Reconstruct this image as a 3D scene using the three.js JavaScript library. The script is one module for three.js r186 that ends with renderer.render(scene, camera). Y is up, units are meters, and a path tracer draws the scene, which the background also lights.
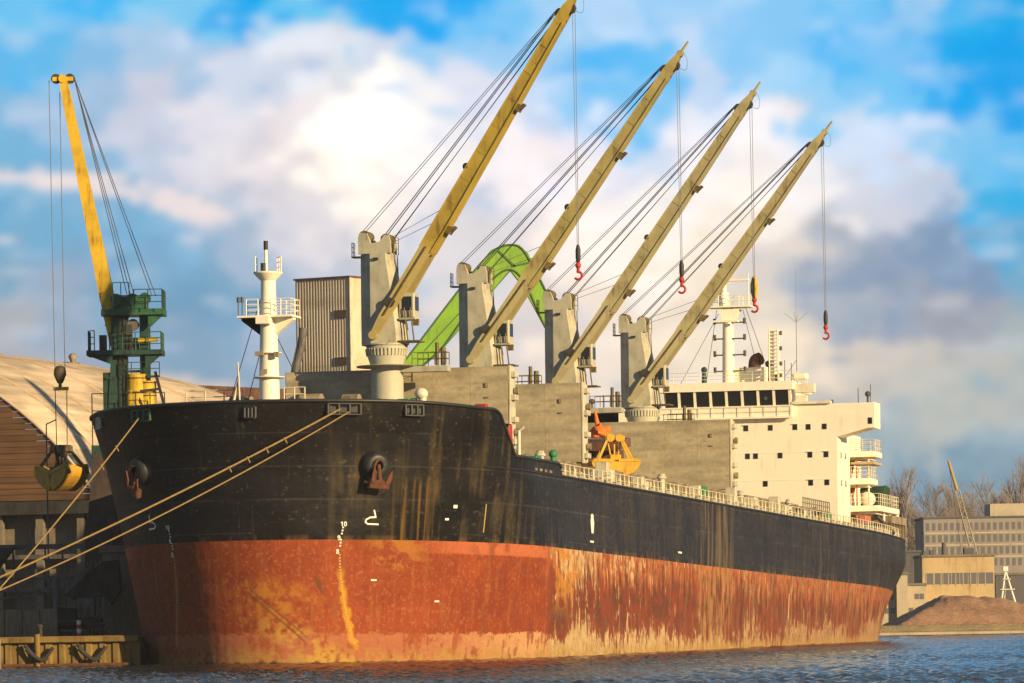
import * as THREE from 'three';
import { mergeGeometries, toCreasedNormals } from 'three/addons/utils/BufferGeometryUtils.js';

// ---------------------------------------------------------------- camera, sky, sun, exposure
const W = 1024, H = 683, FOCAL = 5033.5, ROLL = 0.0166, EYE = 3.163;
const scene = new THREE.Scene();
const camera = new THREE.PerspectiveCamera(THREE.MathUtils.radToDeg(2 * Math.atan(H / 2 / FOCAL)), W / H, 1, 20000);
camera.position.set(0, EYE, 0);
camera.rotation.z = -ROLL;                                   // the photograph is tilted by about one degree
camera.setViewOffset(W, H, -4.57, -275.15, W, H);            // rising lens: verticals stay upright
camera.updateProjectionMatrix();
const renderer = new THREE.WebGLRenderer();
renderer.toneMapping = THREE.LinearToneMapping;
renderer.toneMappingExposure = 1.45;
renderer.shadowMap.enabled = true;

const SUN_AZ = THREE.MathUtils.degToRad(47), SUN_EL = THREE.MathUtils.degToRad(16);
const SUN = new THREE.Vector3(Math.sin(SUN_AZ) * Math.cos(SUN_EL), Math.sin(SUN_EL), Math.cos(SUN_AZ) * Math.cos(SUN_EL));
const sun = new THREE.DirectionalLight(new THREE.Color().setRGB(1, 0.74, 0.4), 5.0);
sun.position.copy(SUN).multiplyScalar(700).add(new THREE.Vector3(0, 0, -450));
sun.target.position.set(0, 0, -450);
sun.castShadow = true;
Object.assign(sun.shadow.camera, { left: -250, right: 250, top: 150, bottom: -150, near: 1, far: 1500 });
sun.shadow.mapSize.set(4096, 4096);
scene.add(sun, sun.target);

// ---------------------------------------------------------------- noise
function rng(seed) { let s = seed >>> 0; return () => { s = (s + 0x6D2B79F5) >>> 0; let t = Math.imul(s ^ (s >>> 15), 1 | s); t = (t + Math.imul(t ^ (t >>> 7), 61 | t)) ^ t; return ((t ^ (t >>> 14)) >>> 0) / 4294967296; }; }
function hash(x, y, z) { let h = Math.imul(x, 374761393) ^ Math.imul(y, 668265263) ^ Math.imul(z, 1274126177); h = Math.imul(h ^ (h >>> 13), 1103515245); return ((h ^ (h >>> 16)) >>> 0) / 4294967296; }
const fade = (t) => t * t * (3 - 2 * t), mix = (a, b, t) => a + (b - a) * t, clamp = (x, a = 0, b = 1) => Math.max(a, Math.min(b, x));
const step = (a, b, x) => fade(clamp((x - a) / (b - a)));
function n3(x, y, z) {
  const xi = Math.floor(x), yi = Math.floor(y), zi = Math.floor(z), u = fade(x - xi), v = fade(y - yi), w = fade(z - zi);
  const q = (k) => mix(mix(hash(xi, yi, zi + k), hash(xi + 1, yi, zi + k), u), mix(hash(xi, yi + 1, zi + k), hash(xi + 1, yi + 1, zi + k), u), v);
  return mix(q(0), q(1), w);
}
function n2(x, y, s = 0) {
  const xi = Math.floor(x), yi = Math.floor(y), u = fade(x - xi), v = fade(y - yi);
  return mix(mix(hash(xi, yi, s), hash(xi + 1, yi, s), u), mix(hash(xi, yi + 1, s), hash(xi + 1, yi + 1, s), u), v);
}
function fbm(x, y, s = 0, o = 4) { let a = 0.5, t = 0, k = 0; for (let i = 0; i < o; i++) { t += a * n2(x, y, s + i * 17); k += a; a *= 0.5; x = x * 2.03 + 5.1; y = y * 2.03 + 1.7; } return t / k; }
function fbm3(x, y, z, o = 4) { let a = 0.5, t = 0, k = 0; for (let i = 0; i < o; i++) { t += a * n3(x, y, z); k += a; a *= 0.55; x = x * 2.05 + 3.3; y = y * 2.05 + 7.7; z = z * 2.05 + 1.9; } return t / k; }
function n2t(x, y, P, s) { // tiles with period P
  const xi = Math.floor(x), yi = Math.floor(y), u = fade(x - xi), v = fade(y - yi), m = (k) => ((k % P) + P) % P;
  return mix(mix(hash(m(xi), m(yi), s), hash(m(xi + 1), m(yi), s), u), mix(hash(m(xi), m(yi + 1), s), hash(m(xi + 1), m(yi + 1), s), u), v);
}
const toLin = (c) => c.map((x) => { x /= 255; return x <= 0.04045 ? x / 12.92 : ((x + 0.055) / 1.055) ** 2.4; });
const toS = (x) => Math.round(255 * clamp(x <= 0.0031308 ? 12.92 * x : 1.055 * x ** (1 / 2.4) - 0.055));

// ---------------------------------------------------------------- sky: air and clouds as one equirectangular picture
{
  const SW = 4096, SH = 2048, data = new Float32Array(SW * SH * 4);
  const C = { deep: toLin([22, 142, 228]), mid: toLin([88, 168, 218]), steel: toLin([118, 166, 200]), hot: [1.18, 1.14, 1.07], white: toLin([236, 228, 226]), cream: toLin([196, 190, 186]), grey: toLin([112, 136, 164]), mauve: toLin([132, 142, 162]), low: toLin([196, 196, 192]) };
  const lerp = (a, b, t) => [mix(a[0], b[0], t), mix(a[1], b[1], t), mix(a[2], b[2], t)];
  const blob = (x, y, cx, cy, rx, ry, tilt = 0) => { const c = Math.cos(tilt), s = Math.sin(tilt), dx = x - cx, dy = y - cy, a = (dx * c + dy * s) / rx, b = (-dx * s + dy * c) / ry; return Math.exp(-(a * a + b * b)); };
  // colour of air and cloud by direction: [height, then azimuth and colour], in 1/5033 rad; between them the colours run into each other
  const K = [], row = (y, ...p) => { for (let i = 0; i < p.length; i += 2) K.push([p[i], y, ...toLin(p[i + 1])]); };
  row(-60, 20, [95, 185, 235], 150, [60, 175, 235], 260, [40, 170, 235], 340, [40, 170, 235], 450, [25, 165, 238], 560, [120, 190, 240], 700, [140, 198, 240], 850, [100, 185, 240], 960, [50, 170, 235], 1080, [20, 160, 230]);
  row(10, 20, [105, 190, 235], 120, [55, 178, 238], 190, [120, 195, 235], 250, [10, 165, 234], 318, [100, 192, 235], 385, [20, 165, 235], 450, [12, 165, 238], 505, [110, 190, 240], 560, [160, 205, 240], 620, [175, 210, 242], 700, [150, 200, 240], 800, [130, 195, 240], 860, [110, 190, 240], 950, [55, 175, 235], 1015, [10, 165, 230], 1100, [20, 160, 230]);
  row(60, -60, [90, 175, 228], 20, [90, 180, 230], 100, [130, 185, 225], 180, [165, 195, 225], 260, [200, 210, 228], 320, [222, 226, 235], 380, [205, 216, 236], 450, [150, 200, 238], 520, [150, 200, 240], 590, [80, 180, 240], 650, [90, 185, 240], 700, [190, 212, 240], 760, [130, 195, 240], 860, [85, 182, 240], 920, [120, 190, 240], 970, [15, 165, 232], 1020, [3, 158, 230], 1100, [10, 155, 228]);
  row(110, -60, [110, 175, 218], 20, [120, 180, 220], 80, [160, 190, 220], 150, [200, 205, 222], 220, [218, 215, 224], 290, [235, 226, 228], 350, [264, 258, 246], 390, [264, 260, 250], 440, [242, 238, 240], 500, [215, 220, 238], 560, [190, 212, 240], 620, [115, 193, 242], 650, [120, 192, 240], 700, [228, 230, 240], 760, [208, 222, 242], 820, [150, 205, 242], 880, [110, 192, 240], 950, [8, 163, 235], 1015, [3, 158, 232], 1100, [10, 155, 228]);
  row(160, -60, [105, 170, 210], 20, [115, 175, 212], 100, [140, 182, 215], 170, [185, 198, 218], 230, [212, 210, 220], 290, [226, 218, 222], 340, [262, 252, 236], 390, [262, 257, 246], 440, [248, 241, 238], 520, [245, 236, 238], 580, [230, 228, 240], 640, [205, 218, 238], 700, [240, 236, 240], 780, [244, 238, 240], 850, [205, 220, 240], 920, [200, 217, 240], 990, [125, 193, 235], 1030, [95, 185, 235], 1100, [60, 170, 230]);
  row(210, -60, [105, 165, 202], 20, [112, 170, 205], 100, [118, 172, 208], 200, [128, 178, 212], 260, [185, 195, 212], 320, [215, 210, 217], 370, [250, 238, 226], 420, [243, 233, 230], 470, [190, 200, 220], 520, [228, 221, 224], 600, [249, 242, 236], 680, [252, 244, 238], 760, [252, 244, 234], 830, [242, 236, 234], 900, [205, 208, 220], 945, [190, 200, 220], 1005, [50, 172, 225], 1090, [80, 170, 222]);
  row(260, -60, [125, 165, 192], 20, [125, 165, 192], 100, [113, 160, 194], 200, [118, 165, 197], 260, [160, 180, 202], 330, [192, 198, 212], 430, [202, 207, 220], 480, [220, 214, 216], 560, [246, 234, 226], 640, [252, 242, 230], 720, [246, 231, 210], 790, [222, 211, 203], 850, [170, 178, 191], 900, [152, 166, 188], 960, [122, 150, 182], 1020, [85, 165, 208], 1090, [100, 165, 205]);
  row(310, -60, [168, 174, 186], 20, [168, 174, 187], 80, [145, 166, 189], 160, [110, 155, 187], 240, [118, 160, 191], 290, [160, 178, 201], 440, [192, 200, 212], 520, [220, 210, 208], 600, [243, 227, 212], 680, [238, 221, 200], 760, [222, 211, 196], 820, [162, 173, 187], 880, [142, 158, 180], 940, [152, 157, 172], 985, [162, 166, 176], 1025, [110, 166, 198], 1090, [120, 168, 198]);
  row(360, -60, [170, 173, 181], 20, [172, 174, 182], 80, [150, 166, 184], 160, [128, 160, 187], 240, [138, 166, 190], 330, [160, 175, 190], 500, [215, 205, 200], 600, [240, 225, 209], 690, [245, 228, 204], 760, [246, 228, 202], 830, [231, 213, 191], 900, [204, 193, 182], 960, [176, 176, 176], 1020, [165, 176, 181], 1090, [165, 176, 181]);
  row(405, 100, [165, 175, 185], 300, [180, 185, 190], 500, [205, 200, 198], 690, [242, 224, 203], 820, [194, 188, 182], 900, [198, 194, 187], 960, [190, 190, 184], 1020, [176, 183, 183], 1090, [176, 183, 183]); row(450, 100, [165, 175, 185], 400, [185, 190, 195], 620, [182, 191, 201], 820, [170, 182, 188], 900, [160, 176, 183], 960, [178, 184, 181], 1020, [148, 172, 186], 1090, [148, 172, 186]); row(495, 200, [150, 170, 182], 700, [140, 165, 180], 900, [112, 149, 173], 960, [108, 147, 172], 1020, [122, 154, 173], 1090, [122, 154, 173]); row(560, 200, [155, 170, 178], 700, [148, 165, 175], 900, [142, 160, 170], 1020, [140, 155, 161], 1090, [140, 155, 161]);
  const field = (x, y) => { let r = 0, g = 0, b = 0, t = 0; for (const k of K) { const dx = (x - k[0]) / 25, dy = (y - k[1]) / 20, d = dx * dx + dy * dy; if (d > 40) continue; const w = Math.exp(-d) + 1e-12; r += w * k[2]; g += w * k[3]; b += w * k[4]; t += w; } return t > 1e-13 ? [r / t, g / t, b / t] : C.steel; };
  for (let j = SH / 2; j < SH; j++) {
    const el = ((j + 0.5) / SH - 0.5) * Math.PI, sy = Math.sin(el), cy = Math.cos(el);
    for (let i = 0; i < SW; i++) {
      const th = ((i + 0.5) / SW - 0.5) * 2 * Math.PI, dx = cy * Math.cos(th), dz = cy * Math.sin(th), k = (j * SW + i) * 4;
      const az = Math.atan2(dx, -dz), X = 516 + az * FOCAL, Y = 617 - el * FOCAL;
      const inF = 1 - step(560, 760, Math.max(Math.abs(X - 512), (300 - Y) * 1.5));
      const nA = fbm3(dx * 9, sy * 15, dz * 9, 4);
      // the open sky: strong blue on high, greyer low down, broken bright cloud everywhere
      let c = lerp(toLin([112, 142, 170]), C.steel, step(-300, 450, Y)); c = lerp(toLin([50, 76, 108]), c, step(-4600, -150, Y));   // low sun: the sky darkens towards the zenith
      c = lerp(c, lerp(C.mauve, C.cream, step(0.5, 0.8, nA)), step(0.46, 0.66, nA) * 0.8 * step(-5200, -500, Y));
      if (inF > 0) {
        const nB = fbm3(dx * 60 + 9, sy * 90, dz * 60, 5), nD = fbm3(dx * 75 + 70, sy * 110 + 5, dz * 75, 5);
        const n1 = fbm3(dx * 125, sy * 210, dz * 125, 4), n1b = fbm3(dx * 130 + 50, sy * 200 + 9, dz * 130, 4), nE = fbm3(dx * 85 + 20, sy * 330, dz * 85, 4), big = (n) => clamp((n - 0.5) * 3.2, -1, 1);
        let q = field(X + (nB - 0.5) * 150 + (n1 - 0.5) * 120, Y + (nD - 0.5) * 120 + (n1b - 0.5) * 95);
        const cloudy = clamp((q[0] - 0.1) / 0.5);                                         // how much cloud there is in that colour
        q = q.map((v) => v * (1.09 + 0.1 * big(n1) * cloudy + 0.07 * big(nE) * cloudy)); q = lerp(q, toLin([232, 236, 244]), 0.42 * step(0.5, 0.72, n1 * 0.5 + nE * 0.5) * (1 - cloudy * 0.8));
        q = lerp(q, C.hot, 0.92 * step(0.32, 0.85, blob(X + (nD - 0.5) * 90 + big(n1) * 14, Y + (nB - 0.5) * 80 + big(n1b) * 10, 372, 124, 66, 48, 0.35)));
        const bank = clamp(1.05 * blob(X, Y, 868, 290, 95, 24, -0.05) + 0.95 * blob(X, Y, 795, 272, 50, 8) + 0.85 * blob(X, Y, 950, 250, 75, 18, -0.1) + 0.6 * blob(X, Y, 850, 366, 85, 7) + 0.45 * blob(X, Y, 700, 292, 60, 10) + 0.5 * blob(X, Y, 905, 228, 30, 9));
        q = lerp(q, toLin([118, 146, 178]), step(0.45, 0.8, bank * (0.66 + 0.6 * big(nE) + 0.5 * big(n1))) * 0.6);
        const w1 = clamp(1.15 * blob(X, Y, 40, 171, 75, 9, 0.04) + 1.1 * blob(X, Y, 130, 185, 62, 13, 0.15) + 1.15 * blob(X, Y, 195, 206, 52, 14, 0.25) + 1.0 * blob(X, Y, 12, 239, 36, 6));
        q = lerp(q, toLin([248, 230, 226]), step(0.4, 0.72, w1 * (0.8 + 0.6 * big(nE) + 0.4 * big(n1))) * 0.88);
        const lowb = step(366, 374, Y + big(n1) * 6 + (nD - 0.5) * 20 - (X - 150) * 0.05) * (1 - step(425, 470, Y)) * (1 - step(225, 262, X)) * step(60, 130, X); q = lerp(q, toLin([240, 224, 216]).map((v) => v * (0.9 + 0.22 * big(n1b))), lowb * 0.85);
        c = lerp(c, q, inF);
      }
      data[k] = c[0] / 1.45; data[k + 1] = c[1] / 1.45; data[k + 2] = c[2] / 1.45; data[k + 3] = 1;
    }
  }
  const lowc = toLin([105, 118, 128]);
  for (let p = 0; p < SW * SH / 2; p++) { data[p * 4] = lowc[0]; data[p * 4 + 1] = lowc[1]; data[p * 4 + 2] = lowc[2]; data[p * 4 + 3] = 1; }
  const tex = new THREE.DataTexture(data, SW, SH, THREE.RGBAFormat, THREE.FloatType);
  tex.mapping = THREE.EquirectangularReflectionMapping; tex.magFilter = THREE.LinearFilter; tex.needsUpdate = true;
  scene.background = tex; scene.environment = tex;
}
scene.fog = new THREE.FogExp2(new THREE.Color().setRGB(0.78, 0.8, 0.84), 0.00006);

// ---------------------------------------------------------------- frames of reference
// ship: x = metres aft of the stem, y = metres above the keel, z = metres to port. The ship is trimmed by the stern.
const YAW = 0.2576, TRIM = 0.0209, TX = -19.73, TZ = -364.29, DRAFT = 4.927;
const shoreM = new THREE.Matrix4().makeTranslation(TX, 0, TZ).multiply(new THREE.Matrix4().makeRotationY(Math.PI / 2 - YAW));   // same axes, level, y = 0 at the water
const shipM = shoreM.clone().multiply(new THREE.Matrix4().makeTranslation(95, 0, 0)).multiply(new THREE.Matrix4().makeRotationZ(-TRIM)).multiply(new THREE.Matrix4().makeTranslation(-95, -DRAFT, 0));
const onShip = (x, y, z) => new THREE.Vector3(x, y, z).applyMatrix4(shipM);

// ---------------------------------------------------------------- geometry helpers
const V = (x, y, z) => new THREE.Vector3(x, y, z);
function prep(g) { g = g.index ? g.toNonIndexed() : g.clone(); for (const k of Object.keys(g.attributes)) if (k !== 'position' && k !== 'normal') g.deleteAttribute(k); if (!g.attributes.normal) g.computeVertexNormals(); return g; }
function boxUV(g) { // uv in metres from the dominant axis of each face
  const p = g.attributes.position, uv = new Float32Array(p.count * 2), a = V(), b = V(), c = V();
  for (let i = 0; i < p.count; i += 3) {
    a.fromBufferAttribute(p, i); b.fromBufferAttribute(p, i + 1).sub(a); c.fromBufferAttribute(p, i + 2).sub(a); b.cross(c);
    const x = Math.abs(b.x), y = Math.abs(b.y), z = Math.abs(b.z), m = y > x && y > z ? 0 : x > z ? 1 : 2;
    for (let k = 0; k < 3; k++) { a.fromBufferAttribute(p, i + k); uv[(i + k) * 2] = m === 1 ? a.z : a.x; uv[(i + k) * 2 + 1] = m === 0 ? a.z : a.y; }
  }
  g.setAttribute('uv', new THREE.BufferAttribute(uv, 2)); return g;
}
function merged(list) { return boxUV(mergeGeometries(list.flat(9).map(prep))); }
const box = (x0, x1, y0, y1, z0, z1) => new THREE.BoxGeometry(x1 - x0, y1 - y0, z1 - z0).translate((x0 + x1) / 2, (y0 + y1) / 2, (z0 + z1) / 2);
function chBox(x0, x1, y0, y1, z0, z1, r = 0.05) { // a box with chamfered edges
  const s = new THREE.Shape(), a = x1 - x0 - 2 * r, b = y1 - y0 - 2 * r; s.moveTo(0, 0); s.lineTo(a, 0); s.lineTo(a, b); s.lineTo(0, b); s.closePath();
  return new THREE.ExtrudeGeometry(s, { depth: z1 - z0 - 2 * r, bevelEnabled: true, bevelThickness: r, bevelSize: r, bevelSegments: 1 }).translate(x0 + r, y0 + r, z0 + r);
}
function aim(g, p, q) { const d = q.clone().sub(p), m = new THREE.Matrix4().makeRotationFromQuaternion(new THREE.Quaternion().setFromUnitVectors(V(0, 1, 0), d.clone().normalize())); return g.applyMatrix4(m).translate((p.x + q.x) / 2, (p.y + q.y) / 2, (p.z + q.z) / 2); }
const rod = (p, q, r = 0.05, r2 = r, n = 6) => aim(new THREE.CylinderGeometry(r2, r, p.distanceTo(q), n), p, q);
function bar(p, q, wz, wd) { // square beam p to q, wz wide along z, wd deep
  const d = q.clone().sub(p), L = d.length(), y = d.clone().normalize(); let z = Math.abs(y.z) > 0.9 ? V(1, 0, 0) : V(0, 0, 1); const x = y.clone().cross(z).normalize(); z = x.clone().cross(y);
  return new THREE.BoxGeometry(wd, L, wz).applyMatrix4(new THREE.Matrix4().makeBasis(x, y, z)).translate((p.x + q.x) / 2, (p.y + q.y) / 2, (p.z + q.z) / 2);
}
const cyl = (x, y0, y1, z, r0, r1 = r0, n = 24) => new THREE.CylinderGeometry(r1, r0, y1 - y0, n).translate(x, (y0 + y1) / 2, z);
const wheelZ = (x, y, z, r, t, n = 20) => new THREE.CylinderGeometry(r, r, t, n).rotateX(Math.PI / 2).translate(x, y, z);
const lathe = (pts, n = 24) => new THREE.LatheGeometry(pts.map((p) => new THREE.Vector2(p[0], p[1])), n);
function prism(pts, depth, bevel = 0) { const s = new THREE.Shape(pts.map((p) => new THREE.Vector2(p[0], p[1]))); return new THREE.ExtrudeGeometry(s, bevel ? { depth: depth - 2 * bevel, bevelEnabled: true, bevelThickness: bevel, bevelSize: bevel * 0.6, bevelSegments: 1 } : { depth, bevelEnabled: false }).translate(0, 0, bevel); }
function rail(pts, h = 1.0, gap = 1.5, r = 0.035, bars = 3) { // handrail along a polyline: posts and horizontal bars
  const out = [];
  for (let i = 0; i + 1 < pts.length; i++) {
    const a = pts[i], b = pts[i + 1], n = Math.max(1, Math.round(a.distanceTo(b) / gap));
    for (let k = 0; k <= n; k++) { const p = a.clone().lerp(b, k / n); out.push(rod(p, p.clone().add(V(0, h, 0)), r, r, 5)); }
    for (let k = 1; k <= bars; k++) { const d = V(0, h * k / bars, 0); out.push(rod(a.clone().add(d), b.clone().add(d), r * 0.8, r * 0.8, 5)); }
  }
  return out;
}
function sag(p, q, drop, n = 24) { const o = []; for (let i = 0; i <= n; i++) { const t = i / n, v = p.clone().lerp(q, t); v.y -= 4 * drop * t * (1 - t); o.push(v); } return o; }
const tube = (pts, r, n = 40, s = 6, closed = false) => new THREE.TubeGeometry(new THREE.CatmullRomCurve3(pts, closed), n, r, s, closed);

// ---------------------------------------------------------------- things and parts
const taken = {};
function numbered(n) { taken[n] = (taken[n] ?? -1) + 1; return taken[n] ? `${n}_${String(taken[n]).padStart(3, '0')}` : n; }
function thing(name, label, category, matrix, group) {
  const o = new THREE.Group(); o.name = numbered(name); o.userData = { label, category }; if (group) o.userData.group = group;
  scene.add(o); if (matrix) { o.applyMatrix4(matrix); } return o;
}
function part(name, geos, mat, parent, label) {
  const m = new THREE.Mesh(Array.isArray(geos) ? merged(geos) : geos, mat); m.name = name; m.castShadow = m.receiveShadow = true; if (label) m.userData.label = label;
  parent.add(m); return m;
}
function parts(name, list, mat, parent, label) { return list.map((g) => part(name, [g], mat, parent, label)); }   // every piece a mesh of its own
function single(name, geos, mat, label, category, matrix, group) {
  const m = part(numbered(name), geos, mat, scene); m.userData = { label, category }; if (group) m.userData.group = group; if (matrix) m.applyMatrix4(matrix); return m;
}
function structure(name, geo, mat) { const m = part(name, geo, mat, scene); m.userData.kind = 'structure'; return m; }
const at = (m, x, y, z, turn = 0) => m.clone().multiply(new THREE.Matrix4().makeTranslation(x, y, z)).multiply(new THREE.Matrix4().makeRotationY(turn));
const world = new THREE.Matrix4();

// ---------------------------------------------------------------- materials
function tex(w, h, f, srgb = true) {
  const d = new Uint8Array(w * h * 4);
  for (let j = 0; j < h; j++) for (let i = 0; i < w; i++) { const c = f((i + 0.5) / w, (j + 0.5) / h), k = (j * w + i) * 4; for (let n = 0; n < 3; n++) d[k + n] = srgb ? toS(c[n]) : Math.round(255 * clamp(c[n])); d[k + 3] = 255; }
  const t = new THREE.DataTexture(d, w, h); t.magFilter = t.minFilter = THREE.LinearFilter; t.wrapS = t.wrapT = THREE.RepeatWrapping; if (srgb) t.colorSpace = THREE.SRGBColorSpace; t.needsUpdate = true; return t;
}
const per = (t, sx, sy = sx) => { const c = t.clone(); c.repeat.set(1 / sx, 1 / sy); c.needsUpdate = true; return c; };
function tfbm(u, v, p, s, o = 4, ax = 1, ay = 1) { let a = 0.5, t = 0, k = 0; for (let i = 0; i < o; i++) { t += a * (ax === ay ? n2t(u * p, v * p, p, s + i) : n2t2(u * p * ax, v * p * ay, p * ax, p * ay, s + i)); k += a; a *= 0.5; p *= 2; } return t / k; }
function n2t2(x, y, P, Q, s) { const xi = Math.floor(x), yi = Math.floor(y), u = fade(x - xi), v = fade(y - yi), m = (k, n) => ((k % n) + n) % n; return mix(mix(hash(m(xi, P), m(yi, Q), s), hash(m(xi + 1, P), m(yi, Q), s), u), mix(hash(m(xi, P), m(yi + 1, Q), s), hash(m(xi + 1, P), m(yi + 1, Q), s), u), v); }
// weathered paint: mottling, run-off streaks and specks of rust
function paintTex(seed, rust, dirt) {
  return tex(512, 512, (u, v) => {
    const m = tfbm(u, v, 4, seed), st = tfbm(u, v, 4, seed + 30, 3, 8, 1), fine = tfbm(u, v, 32, seed + 60, 3);
    let l = 1 - dirt * (0.55 * step(0.4, 0.75, m) + 0.7 * step(0.5, 0.8, st) * m + 0.35 * (fine - 0.4));
    const r = rust * clamp(step(0.6, 0.74, st * 0.6 + m * 0.4) * 0.8 + step(0.7, 0.78, fine * 0.6 + m * 0.4));
    return [mix(l, 0.42, r), mix(l, 0.2, r), mix(l, 0.07, r)];
  });
}
const T = { clean: paintTex(11, 0.22, 0.26), worn: paintTex(23, 0.4, 0.4), dirty: paintTex(37, 0.7, 0.6) };
T.bright = paintTex(51, 0.12, 0.1);
T.bump = tex(256, 256, (u, v) => { const f = tfbm(u, v, 8, 71, 5); return [f, f, f]; }, false);
T.panel = tex(512, 512, (u, v) => { const a = tfbm(u, v, 2, 91, 5, 1, 8), b = tfbm(u, v, 5, 95, 4), c = tfbm(u, v, 40, 99, 2); let l = 0.62 + 0.5 * (a - 0.4) + 0.35 * (b - 0.5) + 0.2 * (c - 0.5); const d = step(0.62, 0.75, b * 0.6 + a * 0.4); l *= 1 - 0.35 * d; return [l, l * 0.97, l * 0.9]; });
T.plank = tex(512, 512, (u, v) => { const a = tfbm(u, v, 2, 111, 5, 1, 24), b = tfbm(u, v, 4, 115, 3); const l = 0.55 + 0.6 * (a - 0.4) + 0.35 * (b - 0.5); return [l, l * 0.95, l * 0.85]; });
T.roof = tex(512, 512, (u, v) => { const a = tfbm(u, v, 2, 131, 5, 16, 1), b = tfbm(u, v, 3, 135, 5), d = step(0.55, 0.75, b); const l = 0.86 + 0.4 * (a - 0.5) - 0.2 * d; return [l, l * 0.95, l * 0.88]; });
T.stone = tex(512, 512, (u, v) => { const a = tfbm(u, v, 4, 151, 5), b = tfbm(u, v, 6, 155, 4, 6, 1), c = tfbm(u, v, 64, 157, 2); const l = 0.7 + 0.5 * (a - 0.5) + 0.35 * (b - 0.5) + 0.25 * (c - 0.5); return [l, l * 0.96, l * 0.88]; });
T.soil = tex(512, 512, (u, v) => { const a = tfbm(u, v, 5, 171, 6), c = tfbm(u, v, 50, 175, 3); const l = 0.7 + 0.55 * (a - 0.5) + 0.6 * (c - 0.5); return [l, l * 0.97, l * 0.94]; });
const lin = (r, g, b) => new THREE.Color().setRGB(r, g, b);
function M(r, g, b, map, size = 6, rough = 0.62, extra = {}) {
  const o = { color: lin(r, g, b), roughness: rough, metalness: 0, side: THREE.DoubleSide, ...extra };
  if (map) o.map = per(map, size);
  return new THREE.MeshStandardMaterial(o);
}
const mat = {
  craneGrey: M(0.44, 0.42, 0.31, T.worn, 7), pedestal: M(0.46, 0.44, 0.33, T.clean, 7), jib: M(0.48, 0.35, 0.05, T.worn, 9), jibDark: M(0.16, 0.12, 0.04, T.dirty, 4),
  sheave: M(0.05, 0.045, 0.035, T.dirty, 2), wire: M(0.03, 0.03, 0.032, null, 1, 0.5), wireGrey: M(0.16, 0.16, 0.17, null, 1, 0.5), hookRed: M(0.5, 0.03, 0.02, T.worn, 2), hookYellow: M(0.55, 0.38, 0.03, T.worn, 2), hookBlack: M(0.02, 0.02, 0.02),
  white: M(0.88, 0.82, 0.64, T.bright, 9, 0.55), white2: M(0.78, 0.72, 0.55, T.worn, 7, 0.55), railing: M(0.66, 0.6, 0.42, T.worn, 3), glass: M(0.012, 0.015, 0.018, null, 1, 0.12), frame: M(0.06, 0.055, 0.05),
  panel: M(0.56, 0.49, 0.33, T.panel, 9, 0.75), panelEdge: M(0.56, 0.52, 0.38, T.worn, 4), coaming: M(0.3, 0.24, 0.15, T.dirty, 6), deck: M(0.17, 0.09, 0.06, T.dirty, 8, 0.85), brown: M(0.17, 0.08, 0.045, T.dirty, 5),
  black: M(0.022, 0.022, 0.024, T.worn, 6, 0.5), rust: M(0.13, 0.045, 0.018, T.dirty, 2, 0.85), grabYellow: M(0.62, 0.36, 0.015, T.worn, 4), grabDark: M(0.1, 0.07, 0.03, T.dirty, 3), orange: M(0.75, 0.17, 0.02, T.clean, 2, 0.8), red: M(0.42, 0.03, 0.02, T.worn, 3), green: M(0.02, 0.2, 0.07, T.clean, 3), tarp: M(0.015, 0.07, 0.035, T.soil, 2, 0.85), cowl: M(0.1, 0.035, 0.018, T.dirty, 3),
  towerGreen: M(0.009, 0.05, 0.034, T.dirty, 3), towerPale: M(0.016, 0.1, 0.045, T.worn, 3), towerYellow: M(0.62, 0.4, 0.012, T.worn, 6), lime: M(0.2, 0.4, 0.03, T.clean, 8), limeDark: M(0.06, 0.12, 0.03),
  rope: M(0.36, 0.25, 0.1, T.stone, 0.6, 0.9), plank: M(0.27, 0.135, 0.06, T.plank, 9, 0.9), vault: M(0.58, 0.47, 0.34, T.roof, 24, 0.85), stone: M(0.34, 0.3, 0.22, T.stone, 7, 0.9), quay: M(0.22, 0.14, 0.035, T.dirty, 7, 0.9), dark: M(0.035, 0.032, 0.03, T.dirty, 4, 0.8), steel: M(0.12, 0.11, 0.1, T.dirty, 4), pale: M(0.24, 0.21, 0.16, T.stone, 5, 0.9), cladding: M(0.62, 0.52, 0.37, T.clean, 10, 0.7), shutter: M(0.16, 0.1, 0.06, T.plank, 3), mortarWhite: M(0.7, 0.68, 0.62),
  farWall: M(0.5, 0.37, 0.19, T.clean, 8, 0.9), farPale: M(0.45, 0.38, 0.27, T.clean, 8, 0.9), farGrey: M(0.27, 0.24, 0.215, T.clean, 12, 0.9), farDark: M(0.11, 0.105, 0.11, T.clean, 8, 0.9), farGlass: M(0.14, 0.135, 0.135, null, 1, 0.25), farRoof: M(0.25, 0.22, 0.18, T.stone, 8, 0.9), sand: M(0.5, 0.29, 0.17, T.soil, 12, 1), bank: M(0.42, 0.32, 0.17, T.soil, 8, 1), bark: M(0.27, 0.225, 0.2, null, 1, 0.95), ground: M(0.2, 0.17, 0.13, T.soil, 10, 1),
};
mat.glass.envMapIntensity = 1;

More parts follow.
